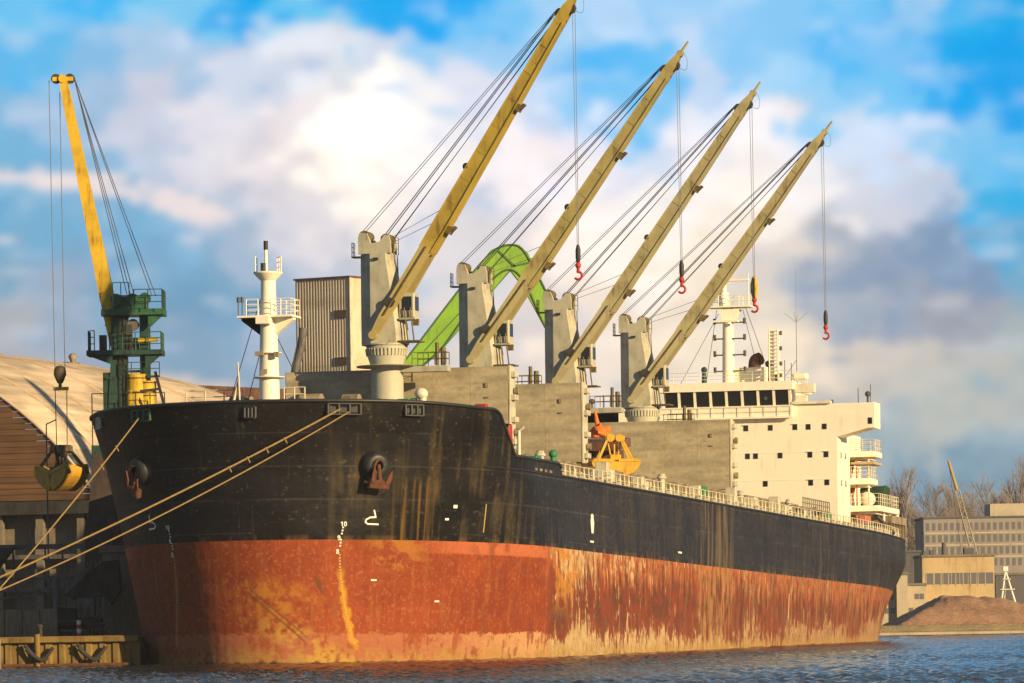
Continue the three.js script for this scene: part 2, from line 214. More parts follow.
// ---------------------------------------------------------------- water
{
  const r = rng(5), waves = [];
  for (let i = 0; i < 26; i++) { const L = 0.5 * Math.pow(4.6, r()), d = 0.9 + (r() - 0.5) * 2.4, k = 2 * Math.PI / L; waves.push([k * Math.cos(d), k * Math.sin(d), 0.0095 * L * (0.5 + r()), r() * 6.28]); }
  const height = (x, z) => { let h = 0; for (const w of waves) h += w[2] * Math.sin(w[0] * x + w[1] * z + w[3]); return h * (0.45 + 1.1 * n2(x * 0.06 + 9, z * 0.03, 3)); };
  const rows = []; for (let z = 170; z < 900; z += 0.3 + Math.max(0, z - 205) * 0.0042) rows.push(z);
  const NX = 300, pos = [], idx = [];
  rows.forEach((z) => { for (let i = 0; i <= NX; i++) { const x = (i / NX - 0.5) * z * 0.28; pos.push(x, height(x, -z), -z); } });
  for (let j = 0; j + 1 < rows.length; j++) for (let i = 0; i < NX; i++) { const a = j * (NX + 1) + i, b = a + NX + 1; idx.push(a, a + 1, b, b, a + 1, b + 1); }
  const g = new THREE.BufferGeometry(); g.setAttribute('position', new THREE.Float32BufferAttribute(pos, 3)); g.setIndex(idx); g.computeVertexNormals();
  const uv = new Float32Array(pos.length / 3 * 2); for (let i = 0; i < pos.length / 3; i++) { uv[2 * i] = pos[3 * i]; uv[2 * i + 1] = pos[3 * i + 2]; } g.setAttribute('uv', new THREE.BufferAttribute(uv, 2));
  const wm = new THREE.MeshPhysicalMaterial({ color: lin(0.026, 0.032, 0.031), roughness: 0.12, ior: 1.33, side: THREE.DoubleSide, bumpMap: per(T.bump, 5, 5), bumpScale: 0.16 });
  const m = new THREE.Mesh(g, wm); m.name = 'water'; m.userData.kind = 'structure'; m.receiveShadow = true; scene.add(m);
  const far = new THREE.PlaneGeometry(16000, 16000).rotateX(-Math.PI / 2).translate(0, -0.7, -4000);
  const fuv = far.attributes.uv; for (let i = 0; i < fuv.count; i++) fuv.setXY(i, fuv.getX(i) * 16000, fuv.getY(i) * 16000);
  const fm = new THREE.Mesh(far, wm); fm.name = 'water_outer'; fm.userData.kind = 'structure'; fm.receiveShadow = true; scene.add(fm);
}

// ---------------------------------------------------------------- hull form: a runs along the plating from the stem, w is height above the keel
const BEAM = 16.13, FORE = 52, LONG = 195.5, PAINT = 11.976, DECK = 17.55, FDECK = 20.8;
const entry = (w) => clamp(39 - 1.03 * w, 16, 41), stemAt = (w) => (w < 18 ? 2.2 - 0.12 * w : 0.04 - 0.25 * (w - 18)), sternAt = (w) => 188.5 - Math.max(0, 14 - w) * 0.5, runIn = (w) => 0.12 + Math.max(0, 15 - w) * 0.025;
const arcs = new Map();
function arcOf(w) { const k = Math.round(w * 100); if (!arcs.has(k)) { const L = entry(w), s = [0]; for (let i = 1; i <= 60; i++) { const p = (i - 1) / 60 * Math.PI / 2, q = i / 60 * Math.PI / 2; s.push(s[i - 1] + Math.hypot(L * (Math.cos(p) - Math.cos(q)), BEAM * (Math.sin(q) - Math.sin(p)))); } arcs.set(k, s); } return arcs.get(k); }
function hull(a, w, side = 1) {
  if (a < 0) { a = -a; side = -side; }
  const L = entry(w), r = stemAt(w);
  if (a < FORE) {
    const s = arcOf(w), q = s[60], t = a / FORE * (q + 45 - r - L); if (t >= q) return V(r + L + t - q, w, side * BEAM);
    let lo = 0, hi = 60; while (hi - lo > 1) { const m = (lo + hi) >> 1; if (s[m] <= t) lo = m; else hi = m; }
    const p = (lo + (t - s[lo]) / (s[lo + 1] - s[lo])) / 60 * Math.PI / 2; return V(r + L * (1 - Math.cos(p)), w, side * BEAM * Math.sin(p));
  }
  const e = sternAt(w), u = 45 + (a - FORE) / (LONG - FORE) * (e - 45), t = clamp((u - 150) / (e - 150));
  return V(u, w, side * BEAM * (1 - runIn(w) * t ** 2.2));
}
function hullN(a, w, side) { const p = hull(a + 0.1, w, side).sub(hull(Math.max(0, a - 0.1), w, side)), q = hull(a, w + 0.1, side).sub(hull(a, w - 0.1, side)), n = p.cross(q).normalize(); return n.z * side < 0 || (a < 0.2 && n.x > 0) ? n.negate() : n; }
function aFor(u, w) { let lo = 0, hi = LONG; for (let i = 0; i < 40; i++) { const m = (lo + hi) / 2; if (hull(m, w).x < u) lo = m; else hi = m; } return lo; }
const A1 = aFor(12.6, 21.7), A2 = aFor(17, 18.5), A3 = aFor(30, 18.5), A3b = A3 + 0.6;
function topAt(a) { if (a <= A1) return 21.95 - 0.25 * step(0.5 * A1, A1, a); if (a <= A2) return mix(21.7, 18.5, (a - A1) / (A2 - A1)); if (a <= A3) return 18.5; return mix(18.5, 17.6, clamp((a - A3) / 0.6)); }
const stations = []; for (let i = 0; i <= 78; i++) stations.push(i / 78 * FORE); stations.push(A1, A2, A3, A3b); for (let a = FORE + 3; a < 150; a += 4) stations.push(a); for (let a = 150; a <= LONG; a += 2) stations.push(a); stations.push(LONG); stations.sort((x, y) => x - y);
function plating(side, lo, hi, n, v0, v1) { // lo, hi: functions of a
  const pos = [], uv = [], idx = [], S = stations.filter((a, i) => !i || a - stations[i - 1] > 0.02);
  S.forEach((a) => { for (let k = 0; k <= n; k++) { const w = mix(lo(a), hi(a), k / n), p = hull(a, w, side); pos.push(p.x, p.y, p.z); uv.push(a / LONG, (w - v0) / (v1 - v0)); } });
  for (let i = 0; i + 1 < S.length; i++) for (let k = 0; k < n; k++) { const a = i * (n + 1) + k, b = a + n + 1; side > 0 ? idx.push(a, b, a + 1, a + 1, b, b + 1) : idx.push(a, a + 1, b, a + 1, b + 1, b); }
  const g = new THREE.BufferGeometry(); g.setAttribute('position', new THREE.Float32BufferAttribute(pos, 3)); g.setAttribute('uv', new THREE.Float32BufferAttribute(uv, 2)); g.setIndex(idx); return g;
}
function oneSide(side, lo, hi, n, v0, v1) { // normals at the stem point dead ahead, so that the two sides meet smoothly
  const g = plating(side, lo, hi, n, v0, v1); g.computeVertexNormals();
  const P = g.attributes.position, N = g.attributes.normal; for (let i = 0; i < P.count; i++) if (Math.abs(P.getZ(i)) < 1e-4) { const x = N.getX(i), y = N.getY(i), l = Math.hypot(x, y) || 1; N.setXYZ(i, x / l, y / l, 0); }
  return g;
}
function transom(w0, w1, n) { const pos = [], uv = [], idx = []; for (let k = 0; k <= n; k++) { const w = mix(w0, w1, k / n), p = hull(LONG, w, 1); pos.push(p.x, w, p.z, p.x, w, -p.z); uv.push(0.9, k / n, 0.95, k / n); } for (let k = 0; k < n; k++) idx.push(2 * k, 2 * k + 1, 2 * k + 2, 2 * k + 1, 2 * k + 3, 2 * k + 2); const g = new THREE.BufferGeometry(); g.setAttribute('position', new THREE.Float32BufferAttribute(pos, 3)); g.setAttribute('uv', new THREE.Float32BufferAttribute(uv, 2)); g.setIndex(idx); g.computeVertexNormals(); return g; }

// paint of the topsides: black, scuffed; run-off streaks, chalky patches where cargo was spilled, weld seams
const L3 = (a, b, t) => [mix(a[0], b[0], t), mix(a[1], b[1], t), mix(a[2], b[2], t)];
const topTex = (sd) => tex(2048, 320, (u, v) => {
  const a = u * LONG, A = sd * a, w = PAINT + v * (22.2 - PAINT), st = fbm(A * 1.6, w * 0.16, 7, 4), st2 = fbm(A * 3.4, w * 0.1, 17, 3), m = fbm(A * 0.22, w * 0.35, 27, 4), f = fbm(A * 4, w * 4, 37, 2);
  let c = L3([0.006, 0.006, 0.007], [0.019, 0.0175, 0.019], clamp(m * 1.3 - 0.2 + 0.6 * step(30, 44, a)));
  const seam = Math.min(Math.abs(((w - 12.1 + 20) % 2.4) - 1.2), 9); if (seam < 0.045) c = L3(c, [0.055, 0.05, 0.042], 0.6 * step(0.35, 0.6, m)); const vs = Math.abs(((a + Math.floor((w - 12.1) / 2.4) * 3.1 + 400) % 9) - 4.5); if (vs < 0.06) c = L3(c, [0.05, 0.045, 0.038], 0.4); const patch = n2(Math.floor(a / 4.5) * 3.7, Math.floor((w - 12.1) / 2.4) * 5.3, 61); c = c.map((x) => x * (0.82 + 0.4 * patch)); c = L3(c, [0.075, 0.06, 0.045], (0.12 + 0.3 * step(26, 40, a)) * step(0.66, 0.74, fbm(A * 2.2, w * 5.5, 67, 4)));
  const zone = (x0, x1, s) => step(x0 - s, x0 + s, a) * (1 - step(x1 - s, x1 + s, a));
  const olive = clamp((sd > 0 ? zone(6.3, 9.5, 1.0) * 0.9 + zone(12, 27, 3) * 0.95 : 0) + zone(44, 190, 6) * 0.35) * step(0.47, 0.68, st * 0.65 + m * 0.35);
  c = L3(c, [0.085, 0.062, 0.026], olive * 0.62 * (0.5 + f));
  const gold = (sd > 0 ? 1 : 0) * zone(11.4, 15, 0.8) * step(0.5, 0.72, st2) * (1 - step(15.6, 17, w)); c = L3(c, [0.22, 0.12, 0.025], gold * 0.55);
  const chalk = zone(86, 98.5, 2.5) * step(0.4, 0.68, st * 0.7 + st2 * 0.3); c = L3(c, [0.17, 0.12, 0.055], chalk * 0.75);
  const chalk2 = (zone(128, 190, 10) * 0.5 + zone(28, 35, 2) * 0.7 + zone(56, 70, 5) * 0.25) * step(0.55, 0.75, st2 * 0.6 + st * 0.4); c = L3(c, [0.12, 0.085, 0.045], chalk2 * 0.6);
  if (step(0.78, 0.84, f) > 0) c = L3(c, [0.1, 0.08, 0.05], 0.5 * step(0.78, 0.84, f));
  const edge = (1 - step(0.1, 0.5, w - PAINT)) * step(0.45, 0.7, st); c = L3(c, [0.13, 0.075, 0.035], edge * 0.5);
  return c;
});
// paint of the boot topping: red lead, worn to pale undercoat along the side, growth near the waterline
const bootTex = (sd) => tex(2048, 384, (u, v) => {
  const a = u * LONG, A = sd * a, w = v * PAINT, wl = 2.95 + Math.max(0, (a - 20)) * 0.0196, d = w - wl;
  const st = fbm(A * 1.5, w * 0.22, 107, 4), st2 = fbm(A * 3.6, w * 0.3, 117, 4), m = fbm(A * 0.3, w * 0.5, 127, 4), f = fbm(A * 2.4, w * 2.6, 137, 4), g = fbm(A * 0.9, w * 1.3, 147, 5);
  const zone = (x0, x1, s) => step(x0 - s, x0 + s, a) * (1 - step(x1 - s, x1 + s, a));
  const side = step(31.5, 35, a + (f - 0.5) * 5);
  let c = L3([0.19, 0.038, 0.014], [0.3, 0.062, 0.019], clamp((m * 0.5 + f * 0.25 + st2 * 0.25 - 0.3) * 2.2)); c = L3(c, [0.15, 0.035, 0.016], 0.5 * (1 - side) * step(0.56, 0.72, st2 * 0.55 + f * 0.45)); c = L3(c, [0.42, 0.15, 0.07], 0.4 * (1 - side) * step(0.62, 0.7, fbm(A * 7, w * 5, 187, 3)));
  if (w > 11.0) c = L3(c, [0.47, 0.14, 0.06], (1 - side) * 0.8 * step(11.0, 11.15, w) * step(12, 20, a));
  c = L3(c, [0.17, 0.035, 0.02], (1 - side) * 0.6 * zone(20, 34, 2) * step(0.46, 0.66, g));
  // worn side: red with dark scabs, orange scuffs high up, pale undercoat showing in runs and low down
  const fine = fbm(A * 5.5, w * 2.2, 167, 4), run = fbm(A * 2.0 + 0.8 * n2(A * 0.4, w * 0.8, 3), w * 0.5, 177, 5), wide = fbm(A * 0.16, w * 0.3, 193, 3), aft = step(60, 150, a);
  let s = L3([0.12, 0.032, 0.018], [0.24, 0.055, 0.024], clamp(m * 0.6 + fine * 0.4));
  s = L3(s, [0.075, 0.024, 0.017], 0.75 * step(0.44, 0.62, g * 0.65 + fine * 0.35) * step(1.8, 3.6, d) * (1 - step(6.6, 8.6, d)));
  s = L3(s, [0.47, 0.16, 0.055], step(9.0, 11.2, w + (run - 0.5) * 5) * 0.75 * step(0.34, 0.58, fine * 0.5 + st2 * 0.5));
  const need = 0.6 + 0.22 * (wide - 0.5) - 0.24 * (1 - step(0.3, 3.4, d + (g - 0.5) * 2.2 + (wide - 0.5) * 3)) + 0.045 * step(3, 4.2, d) * (1 - step(6.2, 7.8, d)) + 0.03 * aft - 0.07 * zone(34, 46, 5) - 0.045 * step(9.2, 10.6, w);
  const pale = step(need - 0.04, need + 0.07, run * 0.38 + fine * 0.36 + st * 0.26); s = L3(s, L3([0.38, 0.25, 0.11], [0.56, 0.42, 0.22], clamp(fine * 1.6 - 0.3)), pale * (0.86 - 0.36 * aft));
  s = L3(s, [0.33, 0.19, 0.07], zone(86, 99, 2) * 0.7 * step(0.4, 0.58, run)); s = L3(s, [0.5, 0.2, 0.03], zone(34, 42, 1.5) * step(0.46, 0.6, g) * step(6.2, 9, w) * 0.8);
  s = L3(s, [0.13, 0.075, 0.04], 0.6 * step(0.55, 0.68, fine * 0.5 + g * 0.5)); s = L3(s, [0.22, 0.13, 0.06], 0.45 * aft * step(0.45, 0.65, run));
  c = L3(c, s, side);
  // pale undercoat and growth low down on the bow
  const lowb = (1 - side) * (1 - step(2.2, 2.3, d + (f - 0.5) * 0.5)); c = L3(c, L3([0.35, 0.125, 0.06], [0.5, 0.29, 0.13], step(10, 32, a + (f - 0.5) * 8)), lowb * (0.85 - 0.65 * step(0.5, 0.6, g * 0.6 + st2 * 0.4)));
  const grow = (1 - step(0.5, 1.25, d + (st - 0.5) * 1.2)); c = L3(c, [0.33, 0.2, 0.05], grow * 0.75 * step(0.3, 0.55, f)); c = L3(c, [0.035, 0.028, 0.015], (1 - step(0.05, 0.28, d + (f - 0.5) * 0.35)) * 0.9);
  // rusty chafe by the draught marks, gold stain on the stem, dark rubbed scars
  const dm = Math.abs(a - (6.95 + (w > 10.75 ? 0.064 : 0.028) * (w - 10.75) ** 2) + (f - 0.5) * 0.5); c = L3(c, [0.5, 0.25, 0.02], (1 - step(0.15, 0.42, dm)) * step(3.6, 4.6, w) * (1 - step(9, 10.3, w)) * (sd > 0 ? 0.85 : 0.2));
  c = L3(c, [0.42, 0.2, 0.02], 0.55 * step(0.4, 0.66, g * 0.55 + f * 0.45) * (1 - step(1.2, 3.6, Math.hypot((A - 2.0) * 0.7, (w - 7.6) * 1.7))));
  c = L3(c, [0.44, 0.25, 0.05], 0.75 * step(0.38, 0.66, f) * (1 - step(0.8, 3.2, Math.abs(A - 1.0 - Math.max(0, 6.5 - w) * 1.6))) * (1 - step(5.2, 7.0, w)));
  const scar = Math.min(Math.abs(w - 8.5 + 0.84 * A), Math.abs(w - 8.1 + 0.86 * A)); c = L3(c, [0.08, 0.045, 0.02], (1 - step(0.03, 0.1, scar)) * step(-0.4, 0.2, A) * (1 - step(3.8, 4.6, A)) * 0.8);
  c = L3(c, [0.11, 0.05, 0.02], (1 - step(0.15, 0.5, Math.hypot((A - 5.3 + 0.4 * (w - 8.7)) * 1.6, (w - 8.7) * 0.5))) * 0.8); c = L3(c, [0.4, 0.2, 0.03], 0.5 * (sd > 0 ? 1 : 0) * zone(9.5, 14, 1.5) * step(0.5, 0.62, g) * step(9.4, 10.4, w));
  const drip = step(0.63, 0.75, st2) * 0.5; c = L3(c, [0.3, 0.14, 0.04], drip * 0.5);
  const ln = Math.abs(a - 103.4); if (ln < 0.2) c = L3(c, [0.05, 0.03, 0.02], 0.8); const l2 = Math.abs(a - 124.8); if (l2 < 0.14 && w > 8 && w < 10.3) c = [0.6, 0.42, 0.2];
  const f2 = fbm(A * 9, w * 9, 157, 2); return c.map((x) => x * (0.85 + 0.3 * f2));
});
const platBump = tex(2048, 256, (u, v) => { const a = u * LONG, h = v * 12; const f = fbm(a * 0.45, h * 0.6, 207, 3) * 0.45 + fbm(a * 3, h * 3, 217, 3) * 0.2 + 0.06 * Math.abs(Math.sin(a * 3.9)) * (0.5 + n2(a * 0.8, h * 0.8, 5)) + 0.17 * Math.abs(Math.sin(h * 1.75)); return [f, f, f]; }, false);
const skin = (t, rough, bump) => { t.wrapS = t.wrapT = THREE.ClampToEdgeWrapping; return new THREE.MeshPhysicalMaterial({ map: t, roughness: rough, specularIntensity: 0.3, side: THREE.DoubleSide, bumpMap: platBump, bumpScale: bump }); };
platBump.wrapS = platBump.wrapT = THREE.ClampToEdgeWrapping;
const topSkin = { 1: skin(topTex(1), 0.5, 0.11), [-1]: skin(topTex(-1), 0.5, 0.11) }, bootSkin = { 1: skin(bootTex(1), 0.72, 0.1), [-1]: skin(bootTex(-1), 0.72, 0.1) };
mat.topside = topSkin[1]; mat.boot = bootSkin[1];
mat.oldMark = M(0.5, 0.3, 0.08, null, 1, 0.7);
mat.mark = M(0.78, 0.76, 0.66, null, 1, 0.6);

const ship = thing('cargo_ship', 'large black and red bulk cargo ship moored at the quay', 'ship', shipM);
{
  for (const s of [1, -1]) { part('topside_plating', oneSide(s, () => PAINT, topAt, 20, PAINT, 22.2), topSkin[s], ship, 'black upper hull plating'); part('boot_topping', oneSide(s, () => 0.6, () => PAINT, 24, 0, PAINT), bootSkin[s], ship, 'worn red lower hull'); }
  part('transom', transom(PAINT, 17.6, 8), mat.topside, ship); part('transom_boot_topping', transom(0.6, PAINT, 8), mat.boot, ship);
  // decks
  const deckStrip = (w, a0, a1) => { const pos = [], idx = [], S = stations.filter((a) => a >= a0 - 0.01 && a <= a1 + 0.01); S.forEach((a) => { const p = hull(a, w); pos.push(p.x, w, p.z - 0.03, p.x, w, -p.z + 0.03); }); for (let i = 0; i + 1 < S.length; i++) { const k = 2 * i; idx.push(k, k + 2, k + 1, k + 1, k + 2, k + 3); } const g = new THREE.BufferGeometry(); g.setAttribute('position', new THREE.Float32BufferAttribute(pos, 3)); g.setIndex(idx); return [g]; };
  part('forecastle_deck', [deckStrip(FDECK, 0, A2 - 0.1), box(16.2, 16.5, DECK, FDECK, -15.6, 15.6)], mat.deck, ship);
  part('main_deck', deckStrip(DECK, A1, LONG), mat.deck, ship);
  for (const s of [1, -1]) {
    const edge = []; for (let a = 0; a <= A3 + 0.6; a += 0.8) edge.push(hull(a, topAt(a), s)); part('bulwark_cap', [tube(edge, 0.13, 120, 6)], mat.black, ship);
    const sheer = []; for (let a = A3 + 0.6; a <= LONG; a += 4) sheer.push(hull(a, 17.58, s)); part('sheer_strake', [tube(sheer, 0.1, 90, 6)], mat.black, ship);
    const knuckle = []; for (let a = 20; a < A3 + 1; a += 1.5) knuckle.push(hull(a, 17.5 + 0.02, s)); part('knuckle_rail', [tube(knuckle, 0.07, 30, 5)], mat.black, ship);
    // open rail along the main deck with slanting stays
    const pts = []; for (let a = A3 + 0.7; a < LONG - 1; a += 6) pts.push(hull(a, DECK, s).add(V(0, 0, -s * 0.25)));
    const g = rail(pts, 1.05, 1.5, 0.05, 2); for (let i = 0; i + 1 < pts.length; i++) for (let k = 0; k < 4; k++) { const p = pts[i].clone().lerp(pts[i + 1], k / 4); g.push(rod(p.clone().add(V(0, 0.95, 0)), p.clone().add(V(0.45, 0.02, 0)), 0.045, 0.045, 4)); if (k % 2) g.push(box(p.x - 0.06, p.x + 0.06, p.y, p.y + 0.5, p.z - 0.25 * s - 0.2, p.z - 0.25 * s + 0.2)); }
    part('deck_railing', g, mat.railing, ship);
  }
  // forecastle rail, only between the bulwark ends
  parts('forecastle_railing', [rail([V(8, 22.0, -6.9), V(8, 22.0, -2.5)], 1.45, 1.4, 0.055, 3), rail([V(8, 22.0, 0.7), V(8, 22.0, 2.3)], 1.5, 0.8, 0.05, 3), rail([V(11, FDECK, -14), V(12.5, FDECK, -14.6)], 1.7, 1.1, 0.05, 3)], mat.railing, ship);

  part('mast_house', [chBox(7.6, 11.5, FDECK, 22.0, -7.2, 2.6, 0.05)], mat.white2, ship);
  // hull marks, lying on the plating
  const lay = (g2, a0, w0, s) => { g2 = prep(g2); const P = g2.attributes.position; for (let i = 0; i < P.count; i++) { const a = a0 + P.getX(i), w = w0 + P.getY(i), p = hull(a, w, s).add(hullN(a, w, s).multiplyScalar(0.025)); P.setXYZ(i, p.x, p.y, p.z); } g2.computeVertexNormals(); return g2; };
  const quad = (x0, x1, y0, y1) => new THREE.PlaneGeometry(x1 - x0, y1 - y0, 3, 1).translate((x0 + x1) / 2, (y0 + y1) / 2, 0);
  const stroke = (pts, w) => { const o = []; for (let i = 0; i + 1 < pts.length; i++) { const [x, y] = pts[i], [X, Y] = pts[i + 1], l = Math.hypot(X - x, Y - y); o.push(new THREE.PlaneGeometry(l + w * 0.8, w, 3, 1).rotateZ(Math.atan2(Y - y, X - x)).translate((x + X) / 2, (y + Y) / 2, i * 0.0001)); } return o; };
  const { FontLoader } = await import('three/addons/loaders/FontLoader.js');
  const font = await new FontLoader().loadAsync('fonts/droid/droid_sans_bold.typeface.json');
  for (const s of [1, -1]) {
    part('bulb_mark', stroke([[0.42, 1.0], [0.55, 0.52], [0.1, 0.5], [-0.22, 0.34], [-0.28, 0.16], [-0.1, 0.03], [0.75, 0]], 0.12).map((g) => lay(g, 9.2, 13.1, s)), mat.mark, ship, 'white hook-shaped bulbous bow mark');
    const curve = (w) => 6.9 + (w > 10.75 ? 0.064 : 0.028) * (w - 10.75) ** 2; const ticks = [];
    ['10', '9', '8'].forEach((t, i) => { const g = new THREE.ShapeGeometry(font.generateShapes(t, 0.34), 3); if (s < 0) g.scale(-1, 1, 1).translate(0.6, 0, 0); ticks.push(lay(g, curve(13.1 - i) - 0.3, 12.95 - i, s)); });
    for (let w = 12.8; w > 4.4; w -= 0.22) if (w < 11 || Math.abs((w - 12.95 + 10) % 1) > 0.4) ticks.push(lay(quad(-0.06, 0.07, 0, 0.12), curve(w), w, s));
    ticks.forEach((g, i) => part('draught_mark', [g], i < 9 ? mat.mark : mat.oldMark, ship));
  }
  parts('hull_mark', [lay(quad(-0.2, 0.2, 0, 0.16), 16.4, 13.5, 1), lay(quad(-0.22, 0.22, -0.1, 0.14), 17.2, 14.5, 1), lay(quad(-0.25, 0.25, 0, 0.12), 9.7, 9, 1), lay(quad(-0.25, 0.25, 0, 0.12), 16, 7.5, 1), lay(quad(-0.6, 0.6, 0, 0.16), 46.8, 12.7, 1), lay(quad(-0.7, 0.7, 0, 0.15), 78.1, 12.75, 1)], mat.mark, ship);
  const fig = new THREE.Shape(); fig.moveTo(-0.14, -0.75); fig.lineTo(0.16, -0.75); fig.lineTo(0.28, 0.1); fig.lineTo(0.2, 0.42); fig.absarc(0, 0.6, 0.2, -0.4, Math.PI + 0.4); fig.lineTo(-0.25, 0.1); fig.closePath();
  part('white_post_mark', [lay(new THREE.ShapeGeometry(fig, 6).scale(2.2, 1, 1), 47, 14.2, 1)], mat.mark, ship, 'small white figure-like mark on the black side');
  part('yellow_streak_mark', [lay(quad(-0.07, 0.07, -0.9, 1.2), 20.9, 13.6, 1)], M(0.4, 0.28, 0.06), ship);

  // anchors in their bolsters
  for (const s of [1, -1]) {
    const c = hull(9.5, 17.4, s), n = hullN(9.5, 17.4, s), q = new THREE.Matrix4().makeRotationFromQuaternion(new THREE.Quaternion().setFromUnitVectors(V(0, 0, 1), n)).setPosition(c), q2 = q.clone().scale(V(0.78, 0.78, 0.78)), put = (g) => g.applyMatrix4(q), put2 = (g) => g.applyMatrix4(q2);
    part('anchor_bolster', [put2(lathe([[0.55, 0.95], [0.9, 0.98], [1.15, 0.8], [1.38, 0.4], [1.5, -0.3], [1.5, -0.9]], 28).rotateX(Math.PI / 2)), put2(new THREE.CircleGeometry(0.9, 20).translate(0, 0, 0.35))], mat.black, ship);
    const an = part('anchor', [put2(rod(V(0.15, 0.15, 0.7), V(0.35, -1.35, 1.1), 0.2, 0.26, 8)), put2(chBox(-0.75, 1.3, -2.1, -1.25, 0.8, 1.45, 0.12)), put2(tube([V(0.15, 0.75, 0.9), V(-0.35, 0.4, 1.15), V(-0.45, -0.2, 1.2), V(-0.2, -0.6, 1.15)], 0.13, 12, 6))], mat.rust, ship, 'rusty anchor drawn up in its bolster');
    for (const k of [-1, 1]) part('fluke', [put2(prism([[-0.22, 0], [0.22, 0], [0.3, 0.7], [0.05, 1.5], [-0.12, 0.8]], 0.16, 0.03).rotateZ(k * -0.16).translate(0.3 + k * 0.72, -1.5, 1.35))], mat.rust, an);
  }
  // fairleads and chocks in the bulwark
  const chock = (a, w, s, len, m) => { const p = hull(a, w, s), n = hullN(a, w, s), t = V(0, 1, 0).cross(n).normalize(), q = new THREE.Matrix4().makeBasis(t, V(0, 1, 0), n).setPosition(p); return [chBox(-len / 2, len / 2, 0.33, 0.45, -0.2, 0.22, 0.03), chBox(-len / 2, len / 2, -0.45, -0.33, -0.2, 0.22, 0.03), ...[-1, -0.33, 0.33, 1].map((k) => rod(V(k * len / 2, -0.4, 0.08), V(k * len / 2, 0.4, 0.08), 0.13, 0.13, 8))].map((g) => g.applyMatrix4(q)); };
  const hole = (a, w, s, l) => { const p = hull(a, w, s), n = hullN(a, w, s), t = V(0, 1, 0).cross(n).normalize(); return [new THREE.PlaneGeometry(l, 0.6).applyMatrix4(new THREE.Matrix4().makeBasis(t, V(0, 1, 0), n).setPosition(p.add(n.multiplyScalar(0.02))))]; };
  part('fairlead', chock(7.3, 21.4, 1, 2.4), mat.black, ship); part('fairlead', chock(12.5, 21.4, 1, 1.5), mat.black, ship); part('fairlead', chock(8.2, 21.35, -1, 2.0), mat.towerPale, ship, 'pale green roller fairlead'); part('fairlead', chock(15, 21.2, -1, 1.0), mat.panelEdge, ship); part('fairlead', chock(0.8, 21.2, 1, 0.8), mat.black, ship);
  for (const [a, w, s, l] of [[7.3, 21.4, 1, 2.3], [12.5, 21.4, 1, 1.4], [8.2, 21.35, -1, 1.9], [20.2, 21.2, 1, 0.5], [33.4, 18.1, 1, 0.5]]) part('hawse_opening', hole(a, w, s, l), mat.hookBlack, ship);
  for (const x of [22.5, 24, 25.5, 27]) { const p = hull(aFor(x, 17.8), 17.8, 1); part('freeing_port', [box(p.x - 0.4, p.x + 0.4, 17.66, 17.86, p.z, p.z + 0.02)], mat.coaming, ship); }

  // forecastle gear seen over the bulwark
  part('windlass', [wheelZ(9, 22.1, 2.5, 0.95, 1.6), wheelZ(9, 22.1, 5.6, 0.85, 1.2), box(8.4, 9.6, 20.8, 21.9, 1.6, 6.6), cyl(8, 20.8, 22.5, 8.2, 0.3), wheelZ(9.2, 22.1, -3, 0.9, 1.6)], mat.coaming, ship);
  part('deck_ventilator', [cyl(11, 20.8, 22.9, 10.5, 0.28), new THREE.SphereGeometry(0.5, 14, 10).scale(1, 0.9, 1).translate(11, 22.95, 10.4)], mat.white2, ship, 'white mushroom ventilator'); part('deck_winch', [chBox(10.6, 11.6, 20.8, 22.6, 8.6, 9.6, 0.08), wheelZ(11, 22.2, 9.8, 0.45, 0.4)], mat.green, ship);
  part('life_ring_box', [chBox(12, 12.6, 21.6, 22.15, 14.2, 15.1, 0.05)], mat.red, ship); part('red_locker', [chBox(17.5, 18.4, 19.4, 20.9, 14.0, 15.4, 0.05)], mat.red, ship);
  part('davit_post', [rod(V(21, DECK, 15.2), V(21, 20.6, 15.2), 0.13), rod(V(21, 20.6, 15.2), V(21, 20.9, 15.6), 0.1)], mat.white2, ship); part('mooring_winch', [chBox(19, 22, DECK, 19.2, 12.5, 15, 0.1), wheelZ(20, 19, 14.2, 0.7, 1.2)], mat.coaming, ship); part('green_valve', [cyl(30.6, DECK, 19.2, 15.4, 0.22, 0.22, 10), new THREE.SphereGeometry(0.34, 10, 8).translate(30.6, 19.3, 15.4)], mat.green, ship);

  // foremast with two platforms
  const fm = part('foremast', [lathe([[0.8, 0], [0.74, 3.2], [0.62, 7.6], [0.53, 10.9], [0.5, 11]], 28).translate(6.6, FDECK, 0), lathe([[0.7, 0], [1.15, 0.02], [1.15, 0.13], [0.7, 0.15]], 28).translate(6.6, 24.1, 0), lathe([[0.68, 0], [0.95, 0.02], [0.95, 0.12], [0.68, 0.14]], 28).translate(6.6, 25.9, 0)], mat.white, ship, 'white round foremast with two railed platforms');
  part('platform', [prism([[5.5, -2.1], [7.9, -2.1], [7.9, 2.1], [5.5, 2.1]], 0.14).rotateX(Math.PI / 2).translate(0, 28.7, 0), ...[-1, 1].map((s) => prism([[0.45, 0], [2.0, 0], [2.0, -0.16], [0.45, -1.35]], 0.6).scale(s, 1, 1).rotateY(-Math.PI / 2).translate(6.9, 28.55, 0)), box(5.0, 5.9, 28.05, 28.6, -0.5, 0.5)], mat.white, fm);
  part('upper_platform', [lathe([[0.54, -0.6], [1.05, -0.08], [1.1, 0.06], [0.1, 0.08]], 24).translate(6.6, 31.9, 0)], mat.white, fm);
